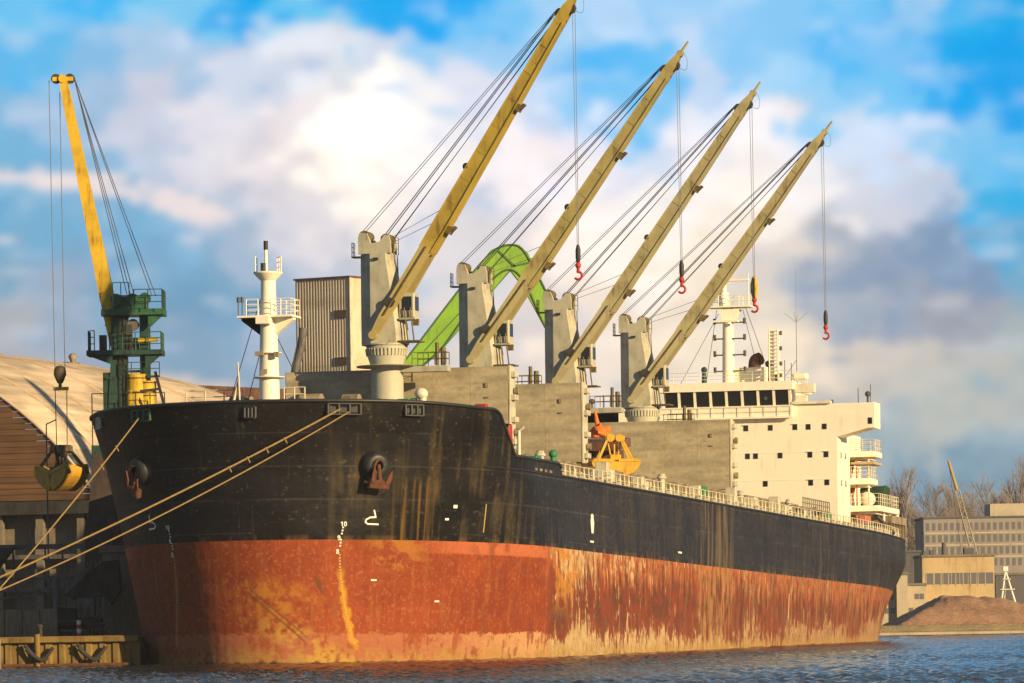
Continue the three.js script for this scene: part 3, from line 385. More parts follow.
  parts('platform_railing', [rail([V(5.6, 28.7, 2.0), V(5.6, 28.7, 0.5)], 1.2, 0.8, 0.045, 3), rail([V(5.6, 28.7, -0.5), V(5.6, 28.7, -1.4)], 1.2, 0.8, 0.045, 3), rail([V(7.8, 28.7, -2.0), V(7.8, 28.7, 2.0), V(5.6, 28.7, 2.0)], 1.2, 0.9, 0.045, 3), rail([V(6.6, 31.98, 1.0), V(7.5, 31.98, 0.4)], 1.1, 0.7, 0.04, 3), rail([V(6.0, 31.98, -0.8), V(6.9, 31.98, -0.95)], 1.1, 0.8, 0.04, 2)], mat.white, fm);
  part('top_pole', [rod(V(6.4, 31.9, -0.1), V(6.4, 34.0, -0.1), 0.15, 0.11, 10)], mat.white, fm); parts('masthead_lamp', [cyl(6.4, 33.6, 34.25, -0.1, 0.17, 0.17, 10), cyl(6.2, 31.95, 32.6, -0.25, 0.2, 0.2, 10)], mat.hookBlack, fm);
  for (const [z, y] of [[-1.75, 28.75], [-2.05, 28.75]]) part('signal_lamp', [rod(V(5.7, y, z), V(5.7, y + 1.0, z), 0.04), cyl(5.7, y + 0.95, y + 1.35, z, 0.12, 0.12, 8)], mat.frame, fm);
  parts('floodlight', [box(5.5, 5.9, 25.75, 26.05, -0.75, -0.1), box(5.6, 6.0, 25.6, 26.0, 0.7, 1.0), box(5.7, 5.95, 24.4, 24.75, -0.35, 0.1)], mat.coaming, fm);
  parts('stay', [rod(V(6.6, 30, -0.6), V(9, 20.9, -4.4), 0.03), rod(V(6.6, 26, -0.7), V(7.5, 20.9, -2.4), 0.03), rod(V(6.6, 27, 0.7), V(11, 22, 2.0), 0.03)], mat.wire, fm);
  part('jack_staff', [rod(V(5.6, FDECK, -1.9), V(5.6, 25.3, -2.1), 0.07), rod(V(5.7, FDECK, -2.9), V(5.7, 23.9, -2.1), 0.13, 0.09)], mat.railing, fm);

  // hatch coamings and open hatch covers
  for (const [x0, x1] of [[18, 34], [43, 63], [70.5, 93], [101, 122], [131, 156]]) part('hatch_coaming', [chBox(x0, x1, DECK, 20.3, -9.2, 9.2, 0.1), ...Array.from({ length: 8 }, (_, i) => box(x0 + 1 + i * (x1 - x0 - 2) / 7 - 0.08, x0 + 1 + i * (x1 - x0 - 2) / 7 + 0.08, DECK, 20.1, 9.2, 9.75))], mat.coaming, ship);
  const cover = (x, w0, w1, lab) => {
    const p = part('hatch_cover', [chBox(x, x + 0.85, w0, w1, -9.3, 9.3, 0.06)], mat.panel, ship, lab);
    part('cover_edge', [chBox(x - 0.03, x + 0.9, w0 - 0.1, w1 + 0.05, 9.31, 9.5, 0.03), box(x + 0.95, x + 1.7, w0, w1 - 0.1, 9.0, 9.45), ...[0.08, 0.35, 0.62, 0.9].map((t) => chBox(x + 0.1, x + 1.2, mix(w0, w1, t) - 0.22, mix(w0, w1, t) + 0.22, 9.5, 9.85, 0.04))], mat.panelEdge, p);
    part('second_leaf', [chBox(x + 0.98, x + 1.8, w0, w1 - 0.08, -9.3, 8.98, 0.06)], mat.panel, p);
    parts('hinge', [0.2, 0.7].map((t) => wheelZ(x + 0.93, mix(w0, w1, t), 9.75, 0.3, 0.3)), mat.coaming, p);
    for (const k of [0.2, 0.4, 0.6, 0.8]) part('plate_seam', [box(x - 0.014, x, mix(w0, w1, k) - 0.02, mix(w0, w1, k) + 0.02, -9.2, 9.2)], mat.panel, p); for (const z of [-6.2, -3.1, 0, 3.1, 6.2]) part('stiffener', [box(x - 0.012, x, w0 + 0.1, w1 - 0.1, z - 0.02, z + 0.02)], mat.panel, p);
    for (const z of [-7.8, 7.4]) parts('lifting_lug', [box(x - 0.12, x, mix(w0, w1, 0.75), mix(w0, w1, 0.75) + 0.35, z, z + 0.25), box(x - 0.12, x, mix(w0, w1, 0.62), mix(w0, w1, 0.62) + 0.1, z, z + 0.3)], mat.coaming, p);
  };
  cover(40.3, 20.4, 26.95, 'grey hatch cover raised behind the foremost crane'); cover(64.2, 20.4, 27.1, 'grey hatch cover raised before the second crane'); cover(122.6, 20.5, 27.2, 'tan hatch cover raised before the aftermost crane');
  part('lowered_hatch_cover', [new THREE.BoxGeometry(5, 0.8, 14).rotateZ(0.12).translate(90.5, 23.3, -0.3), box(89, 92.5, 20.3, 22.8, -7, 6.2)], mat.brown, ship, 'brown hatch cover tilted half open');

  // deck fittings along the port side
  const r = rng(77); for (let i = 0; i < 26; i++) { const x = 34 + i * 4.6 + r() * 2, k = i % 4, z = 11.8 + r() * 2.2, h = 1.2 + r() * 1.0; if (k === 0) part('deck_locker', [chBox(x, x + 1.6, DECK, DECK + h, z, z + 1.1, 0.05)], i % 3 ? mat.railing : mat.green, ship); else if (k === 1) part('ventilator', [cyl(x, DECK, DECK + h + 0.5, z, 0.3, 0.3, 12), lathe([[0, 0.35], [0.3, 0.3], [0.45, 0.08], [0.45, 0]], 14).translate(x, DECK + h + 0.1, z)], mat.panelEdge, ship); else if (k === 2) part('pipe_stand', [rod(V(x, DECK + 0.6, z), V(x + 4, DECK + 0.6, z), 0.14, 0.14, 8), rod(V(x, DECK, z), V(x, DECK + 1.3, z), 0.12), rod(V(x + 2, DECK, z), V(x + 2, DECK + 1.1, z), 0.12)], mat.panelEdge, ship); else part('hydraulic_block', [chBox(x, x + 0.9, DECK, DECK + h * 1.1, z + 0.6, z + 1.6, 0.05), cyl(x + 1.6, DECK, DECK + h, z + 1, 0.25, 0.25, 10)], i % 2 ? mat.panelEdge : mat.coaming, ship); }
  const gang = part('gangway', [box(128, 141, DECK + 1.25, DECK + 1.37, 14.4, 15.3), ...Array.from({ length: 14 }, (_, i) => box(128 + i, 128.08 + i, DECK + 1.37, DECK + 2.2, 15.24, 15.34)), box(128, 141, DECK + 2.2, DECK + 2.3, 15.22, 15.36), box(128, 141, DECK + 1.75, DECK + 1.83, 15.22, 15.36), box(129, 129.3, DECK, DECK + 1.25, 14.4, 15.2), box(139, 139.3, DECK, DECK + 1.25, 14.4, 15.2)], mat.coaming, ship, 'stowed gangway ladder on deck'); void gang;
}

// ---------------------------------------------------------------- accommodation block of the ship
{
  const F = 164.2, P = 11.6;                                  // front face, half width
  const dh = part('deckhouse', [box(F, 171, DECK, 28.6, -P, P), box(171, 184, DECK, 28.6, -P + 1.3, P - 1.3), box(F, 171.5, 28.6, 31.05, -P, P), ...[20.35, 23.25, 26.1].map((w) => box(F - 0.03, F, w - 0.03, w + 0.03, -P, P))], mat.white, ship, 'cream accommodation block with small square windows');
  for (const s of [1, -1]) {
    const wing = prism([[P, 31.05], [P, 27.6], [14.9, 28.45], [15.55, 28.45], [15.55, 31.05]], 3.2, 0.04).rotateY(-Math.PI / 2); if (s < 0) wing.scale(1, 1, -1); wing.translate(F + 3.2, 0, 0);
    const w = part('bridge_wing', [wing], mat.white, ship); part('window', [box(F - 0.03, F + 0.05, 28.85, 29.5, s * 15.1 - 0.22, s * 15.1 + 0.22)], mat.glass, w); parts('wing_lamp', [[cyl(F + 1, 31.05, 31.9, s * 14.7, 0.12, 0.12, 8), new THREE.SphereGeometry(0.3, 10, 8).translate(F + 1, 32, s * 14.7)], rod(V(F + 1.5, 31, s * 13.6), V(F + 1.5, 32.7, s * 13.6), 0.04), rod(V(F + 1, 31, s * 15.0), V(F + 1, 33, s * 15.0), 0.035), cyl(F + 0.8, 31.05, 31.5, s * 11, 0.12, 0.12, 8)], mat.frame, w);
  }
  const hole = (v, w) => { const f = part('window', [box(F - 0.04, F + 0.02, w - 0.29, w + 0.29, v - 0.24, v + 0.24)], mat.frame, dh); part('pane', [box(F - 0.055, F - 0.045, w - 0.24, w + 0.24, v - 0.19, v + 0.19)], mat.glass, dh); void f; };
  for (const [w, vs] of [[28.9 - 0.2, [-9.6, -7, -4.5, -2, 2.0, 4.6, 7.2, 8.6, 10.3]], [25.8, [-10, -8.2, -5, -3, 2.15, 3.0, 5.6, 8.75, 10.45]], [22.9, [-10, -8.2, -1, 4.0, 8.8, 10.5]]]) for (const v of vs) hole(v, w);
  part('side_door', [box(166.5, 167.4, 20.4, 22.4, P, P + 0.04)], mat.white2, dh); for (const u of [166, 168.4]) for (const w of [22.9, 25.8]) part('window', [box(u, u + 0.55, w - 0.3, w + 0.3, P, P + 0.03)], mat.glass, dh);
  part('deck_door', [box(F - 0.06, F, DECK + 0.2, DECK + 2.3, 8.6, 9.7)], mat.tarp, dh, 'green door at the foot of the front wall');

  for (const v of [-11.2]) part('drain_pipe', [rod(V(F - 0.05, DECK + 0.5, v), V(F - 0.05, 28.4, v), 0.04, 0.04, 6)], mat.white2, dh);
  for (const [v, w] of [[2.0, 28.7], [7.2, 28.7], [8.75, 25.8], [10.45, 25.8], [8.8, 22.9]]) part('window_hood', [box(F - 0.14, F, w + 0.31, w + 0.36, v - 0.32, v + 0.32)], mat.white2, dh);
  // wheelhouse
  const wh = part('wheelhouse', [box(F - 0.5, 173, 29.75, 31.0, -7, 7), box(F + 0.1, 173, 31.0, 32.6, -6.8, 6.8), chBox(F - 0.7, 173.3, 32.6, 33.5, -7.2, 7.2, 0.06), box(F - 0.75, F - 0.5, 29.65, 29.85, -7.1, 7.1)], mat.white, ship, 'wheelhouse with a row of dark windows');
  for (let i = 0; i < 8; i++) { const v = -6.55 + i * 1.68, lean = prism([[0, 31.05], [0.12, 31.05], [-0.28, 32.6], [-0.4, 32.6]], 1.4).translate(F - 0.1, 0, v); part('bridge_window', [lean], mat.glass, wh); }
  for (let i = 0; i <= 8; i++) { const v = -6.55 + i * 1.68 - 0.14; part('mullion', [prism([[-0.04, 31.0], [0.12, 31.0], [-0.28, 32.62], [-0.44, 32.62]], 0.28).translate(F - 0.12, 0, v - 0.14)], mat.white, wh); }
  part('window_wiper', [lathe([[0, 0], [0.2, 0], [0.2, 0.03], [0, 0.03]], 14).rotateZ(Math.PI / 2).translate(F - 0.36, 31.75, 4.2)], mat.frame, wh);
  part('front_railing', [rail([V(F - 0.65, 29.85, -7), V(F - 0.65, 29.85, 7)], 1.05, 1.4, 0.03, 2)], mat.white2, wh);
  part('roof_railing', [rail([V(F - 0.4, 33.5, -7), V(F - 0.4, 33.5, 7), V(172, 33.5, 7)], 1.1, 1.4, 0.035, 3)], mat.white2, wh);
  part('side_lamp', [box(F, F + 1.2, 32.3, 33.2, 7.2, 9.2), box(F + 0.1, F + 1.0, 31.2, 32.0, 7.3, 8.4), box(F - 0.3, F + 0.6, 31.06, 31.35, 6.9, 11)], mat.white2, wh); part('life_raft_canister', [new THREE.CapsuleGeometry(0.4, 1, 4, 12).rotateX(Math.PI / 2).translate(F + 1, 34, 7.6)], mat.white, wh);
  part('roof_casing', [chBox(169.5, 178, 33.5, 35.4, -1.6, 3.2, 0.06)], mat.white, wh); part('casing_fan', [lathe([[0, 0], [0.42, 0], [0.42, 0.08], [0, 0.08]], 16).rotateZ(Math.PI / 2).translate(169.5, 34.2, 3.0 + 1.1)], mat.tarp, wh); part('green_binnacle', [cyl(167, 33.5, 35.0, -3, 0.3, 0.22, 12), new THREE.SphereGeometry(0.33, 12, 8).translate(167, 35.1, -3)], mat.towerGreen, wh);
  part('search_light', [new THREE.CylinderGeometry(0.35, 0.35, 0.5, 14).rotateZ(Math.PI / 2).translate(168, 35.6, 3.7), rod(V(168, 33.5, 3.7), V(168, 35.3, 3.7), 0.08)], mat.frame, wh);
  part('exhaust_cowl', [tube([V(175, 35.2, 0.7), V(175, 36.0, 0.7), V(174.9, 36.5, 0.85), V(174.7, 36.7, 1.4)], 0.68, 16, 16), cyl(175, 35.2, 35.45, 0.7, 1.15, 1.05, 20)], mat.cowl, ship, 'rusty brown exhaust cowl on the wheelhouse roof');

  // radar mast
  const rm = part('radar_mast', [lathe([[0.66, 0], [0.62, 4], [0.56, 6.5], [0.52, 8.2]], 24).translate(168, 33.4, -0.6), prism([[-1.2, 0], [1.0, 0], [0.6, -1.2], [-0.5, -1.2]], 1.4).rotateY(Math.PI / 2).translate(167.1, 41.4, -0.4)], mat.white, ship, 'white radar mast above the wheelhouse');
  part('crow_platform', [box(166.9, 169.1, 41.6, 41.75, -2.6, 2.0), box(166.2, 167, 40.0, 40.2, -1.8, 0.8), rod(V(168, 42.4, -3.8), V(168, 42.4, 2.2), 0.06)], mat.white, rm); part('mast_railing', [rail([V(167, 41.75, 1.9), V(167, 41.75, -2.5)], 1.1, 1.2, 0.04, 2), rail([V(169, 41.75, 1.9), V(169, 41.75, -2.5)], 1.1, 1.2, 0.04, 2)], mat.white, rm);
  part('mast_top', [lathe([[0.6, 0], [0.5, 1.4], [0.28, 1.5], [0.2, 3.6]], 14).translate(168, 41.8, -1.0), box(167.7, 168.3, 44.4, 44.6, -2.4, 1.7), rod(V(168, 41.8, 1.6), V(168, 45.2, 1.6), 0.05), rod(V(168, 44.5, -0.9), V(168, 45.2, 1.6), 0.04)], mat.white, rm);
  for (const y of [34.9, 36.6, 38.3, 40.0]) for (const z of [-2.0, 1.2]) part('navigation_lamp', [box(167.6, 168, y, y + 0.12, Math.min(z, -0.6), Math.max(z, -0.6)), cyl(167.8, y - 0.1, y + 0.5, z, 0.16, 0.16, 8)], mat.frame, rm);
  parts('mast_stay', [rod(V(168, 41, -1.6), V(166, 33.5, -5.4), 0.028), rod(V(168, 41.4, -1.8), V(172, 33.5, -4), 0.028), rod(V(168, 41.4, 1.0), V(170, 34, 2.4), 0.028), rod(V(168, 41.6, 1.3), V(172, 34, 3.2), 0.028)], mat.wire, rm);
  // lattice mast and whip aerials
  const lm = part('lattice_mast', [[-0.4, 0.4].flatMap((x) => [-0.45, 0.45].map((z) => rod(V(168 + x, 33.5, 4.3 + z), V(168 + x, 39.2, 4.3 + z), 0.07))), Array.from({ length: 15 }, (_, i) => [box(167.55, 168.45, 33.7 + i * 0.38, 33.77 + i * 0.38, 3.82, 4.78)]), box(167.9, 168.1, 33.5, 39.2, 3.85, 4.3)], mat.white, ship, 'white ladder-like lamp mast on the wheelhouse roof');
  for (const y of [34.2, 35.4, 37, 38.6]) part('signal_lamp', [cyl(168, y, y + 0.42, 5.0, 0.15, 0.15, 8)], mat.frame, lm);
  part('whip_aerial', [rod(V(168.4, 33.5, 6.6), V(168.4, 40.4, 6.6), 0.045, 0.03), rod(V(168.4, 40.2, 6.6), V(168.4, 45.5, 6.6), 0.02, 0.01), ...[0, 1, 2, 3].map((k) => rod(V(168.4, 39.9, 6.6), V(168.4 + Math.cos(k * 1.57) * 1.2, 40.9, 6.6 + Math.sin(k * 1.57) * 1.2), 0.018)), rod(V(168.4, 36, 6.6), V(168.4, 34.3, 5.4), 0.03)], mat.wireGrey, ship); parts('short_aerial', [rod(V(167, 33.5, 5.6), V(167, 35.9, 5.6), 0.04), rod(V(167.5, 33.5, 6.2), V(167.5, 35.6, 6.2), 0.04)], mat.frame, ship);

  // side galleries on the port quarter, mirrored to starboard
  for (const s of [1, -1]) {
    const zz = (a, b) => (s > 0 ? [a, b] : [-b, -a]);
    for (const [w, u1, v1] of [[26.1, 175.5, 14.2], [23.25, 175, 13.8], [20.4, 182.5, 14.7]]) {
      const g = part('gallery', [chBox(171, u1, w - 0.3, w + 0.3, ...zz(P - 1.25, v1), 0.06), box(172.5, u1 - 0.5, w - 0.55, w - 0.3, ...zz(P - 1.2, v1 - 0.6))], mat.white, ship);
      part('gallery_railing', [rail([V(171.1, w + 0.3, s * (P - 0.9)), V(171.1, w + 0.3, s * (v1 - 0.1)), V(u1 - 0.1, w + 0.3, s * (v1 - 0.1)), V(u1 - 0.1, w + 0.3, s * (P - 0.8))], 1.25, 1.0, 0.04, 3)], mat.white2, g);
    }
    part('gallery_awning', [box(171.3, 176, 25.05, 25.3, ...zz(P, 14.1))], mat.farWall, ship);
    parts('stairway', [17.8, 20.7, 23.5].map((w) => [bar(V(172, w, s * 11.2), V(174.6, w + 2.4, s * 11.2), 0.7, 0.1), bar(V(172, w + 0.9, s * 11.6), V(174.6, w + 3.3, s * 11.6), 0.05, 0.05), bar(V(171.6, w, s * 12.2), V(171.6, w + 2.2, s * 12.2), 0.16, 0.08)]), M(0.5, 0.2, 0.09, T.worn, 3), ship, 'rust-red outside stairs'); parts('gallery_pillar', [rod(V(176, DECK, s * 14.2), V(176, 20.2, s * 14.2), 0.16), rod(V(182.5, DECK, s * 14.2), V(182.5, 20.2, s * 14.2), 0.2), rod(V(179, DECK, s * 14.2), V(179, 20.2, s * 14.2), 0.16), rod(V(172, 20.4, s * 13.4), V(172, 26, s * 13.4), 0.1)], mat.white2, ship);
    part('boat_davit', [bar(V(174.6, 20.2, s * 13.2), V(176.5, 17.9, s * 15.2), 0.3, 0.35)], mat.frame, ship); part('mooring_platform', [box(178.5, 187.2, 19.1, 19.9, ...zz(11.5, 14.6)), ...[178.8, 180.5, 182.2, 183.9, 185.6, 187].map((u) => box(u - 0.12, u + 0.12, DECK, 19.1, ...zz(14.2, 14.5))), chBox(180, 182, DECK, 18.7, ...zz(11.8, 13.8), 0.06)], mat.coaming, ship); part('stern_chock', [chBox(186.6, 188.2, DECK, 18.6, ...zz(12.5, 14.2), 0.15), cyl(187.4, 19.9, 20.8, s * 13.5, 0.25, 0.2, 10)], mat.white2, ship);
    part('fire_locker', [chBox(166.4, 169.4, 18.6, 19.5, ...zz(13.4, 14.1), 0.06)], M(0.5, 0.16, 0.08, T.worn, 2), ship);
  }
}

// ---------------------------------------------------------------- deck cranes
function loft(secs) { // secs: [centre, direction, halfAcross, halfZ] -> box-section girder in the x-y plane
  const pos = [], q = secs.map(([c, d, h, z]) => { const n = V(-d.y, d.x, 0).normalize(); return [[1, 1], [1, -1], [-1, -1], [-1, 1]].map(([a, b]) => c.clone().addScaledVector(n, a * h).add(V(0, 0, b * z))); });
  const face = (a, b, c, d) => { for (const p of [a, b, c, a, c, d]) pos.push(p.x, p.y, p.z); };
  for (let i = 0; i + 1 < q.length; i++) for (let k = 0; k < 4; k++) face(q[i][k], q[i][(k + 1) % 4], q[i + 1][(k + 1) % 4], q[i + 1][k]);
  face(...q[0].slice().reverse()); face(...q[q.length - 1]);
  const g = new THREE.BufferGeometry(); g.setAttribute('position', new THREE.Float32BufferAttribute(pos, 3)); g.setAttribute('uv', new THREE.Float32BufferAttribute(new Float32Array(pos.length / 3 * 2), 2)); g.computeVertexNormals(); return g;
}
function column(sections) { // sections: [y, [[x,z]...]] polygons joined upwards
  const pos = [], tri = (a, b, c) => { for (const p of [a, b, c]) pos.push(...p); };
  const S = sections.map(([y, p]) => p.map(([x, z]) => [x, y, z]));
  for (let i = 0; i + 1 < S.length; i++) for (let k = 0, n = S[i].length; k < n; k++) { const a = S[i][k], b = S[i][(k + 1) % n], c = S[i + 1][(k + 1) % n], d = S[i + 1][k]; tri(a, c, b); tri(a, d, c); }
  const top = S[S.length - 1]; for (let k = 1; k + 1 < top.length; k++) tri(top[0], top[k + 1], top[k]);
  const g = new THREE.BufferGeometry(); g.setAttribute('position', new THREE.Float32BufferAttribute(pos, 3)); g.setAttribute('uv', new THREE.Float32BufferAttribute(new Float32Array(pos.length / 3 * 2), 2)); g.computeVertexNormals(); return g;
}
function deckCrane(u, tipX, tipY, hookY, hookKind, jibMat, label) {
  const base = DECK - 28.69, t = thing('deck_crane', label, 'crane', at(shipM, u, 28.69, 0, -Math.PI / 2), 'four deck cranes on the ship');
  part('pedestal', [lathe([[1.55, base], [1.32, base + 1.2], [1.28, -2.2], [1.34, -1.6], [1.62, -0.75], [1.66, -0.35], [1.66, 0], [0.2, 0]], 36)], mat.pedestal, t);
  part('ring_bolts', Array.from({ length: 36 }, (_, i) => { const a = i / 36 * 6.2832; return rod(V(Math.cos(a) * 1.62, -0.85, Math.sin(a) * 1.62), V(Math.cos(a) * 1.7, -0.3, Math.sin(a) * 1.7), 0.06, 0.06, 5); }), mat.craneGrey, t);
  part('walkway', [lathe([[1.3, -1.75], [2.45, -1.75], [2.45, -1.66], [1.3, -1.66]], 30), box(1.2, 5.1, -2.2, -1.75, -0.6, 0.5)], mat.craneGrey, t); part('walkway_railing', [rail([V(2.2, -1.66, 0.45), V(5, -1.66, 0.45), V(5, -1.66, -0.5), V(2.4, -1.66, -0.5)], 1.0, 0.9, 0.035, 2), rod(V(4.2, -1.7, 0.2), V(4.2, 0.1, 0.2), 0.16), rod(V(4.7, -1.7, 0.2), V(4.7, -0.3, 0.2), 0.22)], mat.jibDark, t);
  const poly = (rear, flat, nose, z) => [[rear, 0.22], [-1.06, z], [flat, z], [nose, 0.34], [nose, -0.34], [flat, -z], [-1.06, -z], [rear, -0.22]];
  const house = part('crane_house', [column([[0.02, poly(-2.05, 1.05, 1.75, 1.0)], [1.2, poly(-2.05, 1.0, 1.7, 1.0)], [4.2, poly(-2.05, 0.62, 1.2, 1.0)], [6.9, poly(-2.05, 0.22, 0.68, 1.0)], [7.3, poly(-2.05, 0.22, 0.68, 1.0)]]), cyl(-0.2, -0.02, 0.1, 0, 1.75, 1.75, 30)], mat.craneGrey, t);
  part('sheave_housing', [0.62, -0.92].map((z) => prism([[-2.03, 7.3], [0.64, 7.3], [0.6, 8.3], [0.5, 8.7], [0.1, 8.72], [-0.3, 8.2], [-1.0, 8.1], [-1.3, 8.9], [-1.9, 8.95], [-2.03, 8.6]], 0.3, 0.03).translate(0, 0, z)), mat.craneGrey, house);
  for (const [x, y] of [[-1.6, 8.72], [0.2, 8.42]]) part('top_sheave', [wheelZ(x, y, 0, 0.44, 1.5, 22)], mat.jibDark, house);
  parts('house_ladder', [[rod(V(0.85, 4.6, 0.2), V(0.78, 7.2, 0.2), 0.045), rod(V(0.95, 4.6, -0.2), V(0.88, 7.2, -0.2), 0.045), rail([V(0.75, 7.2, 0.3), V(0.95, 7.2, -0.3)], 1.4, 0.5, 0.035, 3)], [box(-2.75, -2.05, 7.05, 7.15, -0.4, 0.5), rail([V(-2.7, 7.15, 0.45), V(-2.7, 7.15, -0.35)], 1.1, 0.5, 0.035, 3)]], mat.jibDark, house);
  part('operator_cab', [chBox(1.2, 2.5, 2.1, 4.1, -0.7, 0.75, 0.08), box(1.3, 2.6, 1.95, 2.1, -0.6, 0.95)], mat.craneGrey, house); part('cab_window', [box(2.5, 2.53, 2.7, 3.8, -0.5, 0.5), box(1.5, 2.3, 2.7, 3.8, 0.75, 0.78)], mat.glass, house); part('cab_platform', [box(1.2, 2.9, 0.2, 0.3, -0.9, 1.0), rod(V(2.0, 0.3, 0.9), V(1.7, 2.9, 0.9), 0.06), rod(V(2.5, 0.3, 0.9), V(2.2, 2.9, 0.9), 0.06), box(2.3, 2.75, 1.5, 2.0, 0.2, 0.6)], mat.jibDark, house); parts('house_lamp', [box(-0.75, -0.35, 6.75, 6.95, 1.0, 1.2), [wheelZ(0.62, 3.3, 1.2, 0.42, 0.5), rod(V(0.3, 3.2, 1.3), V(1.1, 3.4, 1.3), 0.14)]], mat.sheave, house);
  // jib: two legs astride the house joining into one girder
  const P0 = V(-0.75, 0.75, 0), tip = V(tipX, tipY, 0), d = tip.clone().sub(P0).normalize(), on = (k, z = 0) => P0.clone().lerp(tip, k).add(V(0, 0, z)), n = V(-d.y, d.x, 0);
  const legMat = jibMat.clone(); legMat.color.lerp(lin(0.42, 0.37, 0.22), 0.4);
  const jib = part('jib', [loft([[on(0.255), d, 0.52, 0.86], [on(0.33), d, 0.55, 0.72], [on(0.62), d, 0.48, 0.58], [on(0.86), d, 0.38, 0.46], [on(0.965), d, 0.32, 0.4]])], jibMat, t);
  parts('jib_leg', [1, -1].map((s) => loft([[on(0, s * 1.34), d, 0.26, 0.16], [on(0.05, s * 1.34), d, 0.38, 0.2], [on(0.27, s * 0.62), d, 0.52, 0.24]])), legMat, jib, 'paler lower leg of the jib');
  parts('jib_flange', [1, -1].flatMap((s) => [[0.26, 0.33, 0.55, 0.6, 0.86, 0.74], [0.33, 0.62, 0.6, 0.53, 0.74, 0.6], [0.62, 0.86, 0.53, 0.43, 0.6, 0.48], [0.86, 0.95, 0.43, 0.38, 0.48, 0.44]].map(([k0, k1, h0, h1, z0, z1]) => loft([[on(k0).addScaledVector(n, s * (h0 - 0.03)), d, 0.03, z0 + 0.09], [on(k1).addScaledVector(n, s * (h1 - 0.03)), d, 0.03, z1 + 0.09]]))), jibMat, jib);
  parts('jib_foot', [1, -1].map((s) => wheelZ(P0.x, P0.y, s * 1.34, 0.34, 0.45)), legMat, jib);
  parts('jib_bracket', [[0.335, 1.25], [0.7, 0.95]].map(([k, h]) => { const c = on(k).addScaledVector(n, -0.5 * h); return [bar(c, c.clone().addScaledVector(n, -0.32), 1.1, 0.6), bar(c.clone().addScaledVector(n, -0.3), c.clone().addScaledVector(n, -0.42).addScaledVector(d, 0.5), 0.8, 0.14)]; }), mat.jibDark, jib);
  parts('jib_rib', [0.4, 0.47, 0.55, 0.63, 0.71, 0.79, 0.87].map((k) => { const c = on(k), h = mix(0.55, 0.345, (k - 0.33) / 0.63) + 0.015; return loft([[c, d, h, mix(0.72, 0.43, (k - 0.33) / 0.63) + 0.02], [c.clone().addScaledVector(d, 0.08), d, h, mix(0.72, 0.43, (k - 0.33) / 0.63) + 0.02]]); }), jibMat, jib);
  part('jib_walk', [bar(on(0.3, 0.2).addScaledVector(n, 0.6), on(0.9, 0.2).addScaledVector(n, 0.42), 0.05, 0.05), bar(on(0.06, 1.62), on(0.27, 0.95), 0.06, 0.1)], mat.jibDark, jib); part('flood_lamp', [new THREE.SphereGeometry(0.3, 12, 8).translate(...on(0.5, 0.42).addScaledVector(n, 0.6).toArray())], mat.sheave, jib);
  part('jib_head', [1, -1].map((s) => loft([[on(0.94, s * 0.36), d, 0.44, 0.07], [on(0.985, s * 0.36), d, 0.4, 0.07], [on(1.03, s * 0.2), d, 0.12, 0.06]])), jibMat, jib); part('nose_pin', [rod(on(1.0), on(1.065), 0.16, 0.1, 8), wheelZ(...on(1.025).toArray(), 0.28, 0.5)], jibMat, jib);
  for (const [k, o] of [[0.965, 0.28], [0.99, -0.18]]) part('head_sheave', [wheelZ(...on(k).addScaledVector(n, o).toArray(), 0.42, 0.62)], mat.sheave, jib);
  // ropes
  const ht = on(0.967).addScaledVector(n, 0.68);
  parts('luffing_rope', [[-1.6, 8.72, 0.45, 0.38], [-1.6, 8.72, 0.45, -0.38], [0.2, 8.42, 0.4, 0.3], [0.2, 8.42, 0.4, -0.3]].map(([x, y, r, z]) => rod(V(x - r * 0.75, y + r * 0.6, z), ht.clone().add(V(0, 0, z * 0.6)), x < 0 ? 0.028 : 0.042, x < 0 ? 0.028 : 0.042, 5)), mat.wire, t);
  parts('hoist_rope', [[0.45, 8.3, -0.12], [0.3, 7.9, 0.14]].map(([x, y, z]) => rod(V(x, y, z), on(0.96, z).addScaledVector(n, 0.35), 0.03, 0.03, 5)), mat.wire, t);
  parts('slack_rope', [rod(V(0.5, 8.6, 0.1), on(0.37, 0.2).addScaledVector(n, 0.66), 0.022, 0.022, 5), rod(V(0.55, 8.2, -0.1), on(0.335, -0.2).addScaledVector(n, 0.66), 0.022, 0.022, 5), rod(on(0.72, 0.2).addScaledVector(n, -0.7), on(0.955, 0.2).addScaledVector(n, -0.5), 0.02, 0.02, 5)], mat.wireGrey, t);
  const hx = on(0.99).addScaledVector(n, -0.5), end = V(hx.x + 0.12, hookY, 0);
  parts('fall_rope', [-0.16, 0.16].map((z) => rod(hx.clone().add(V(z * 0.9, 0, z)), end.clone().add(V(z * 0.5, 2.6, z * 0.6)), 0.026, 0.026, 5)), mat.wireGrey, t);
  part('rope_loop', [tube([hx, hx.clone().add(V(0.7, -0.25, 0.1)), hx.clone().add(V(0.85, 0.5, 0.1)), hx.clone().add(V(0.45, 1.4, 0))], 0.02, 20, 5)], mat.wireGrey, t);
  const yellow = hookKind === 'yellow', blk = part('hook_block', yellow ? [lathe([[0, 0], [0.16, 0.05], [0.34, 0.6], [0.36, 1.3], [0.2, 2.0], [0, 2.1]], 14).scale(1, 1, 0.6).translate(end.x, hookY + 1.2, 0)] : [lathe([[0, 0], [0.14, 0.02], [0.2, 0.5], [0.2, 1.1], [0.1, 1.5], [0, 1.5]], 14).translate(end.x, hookY + 1.3, 0)], yellow ? mat.hookYellow : mat.hookBlack, t);
  if (yellow) part('block_stripe', [box(end.x - 0.09, end.x + 0.09, hookY + 1.3, hookY + 3.1, 0.18, 0.24), box(end.x - 0.33, end.x - 0.22, hookY + 1.9, hookY + 2.6, -0.1, 0.12)], mat.hookBlack, blk);
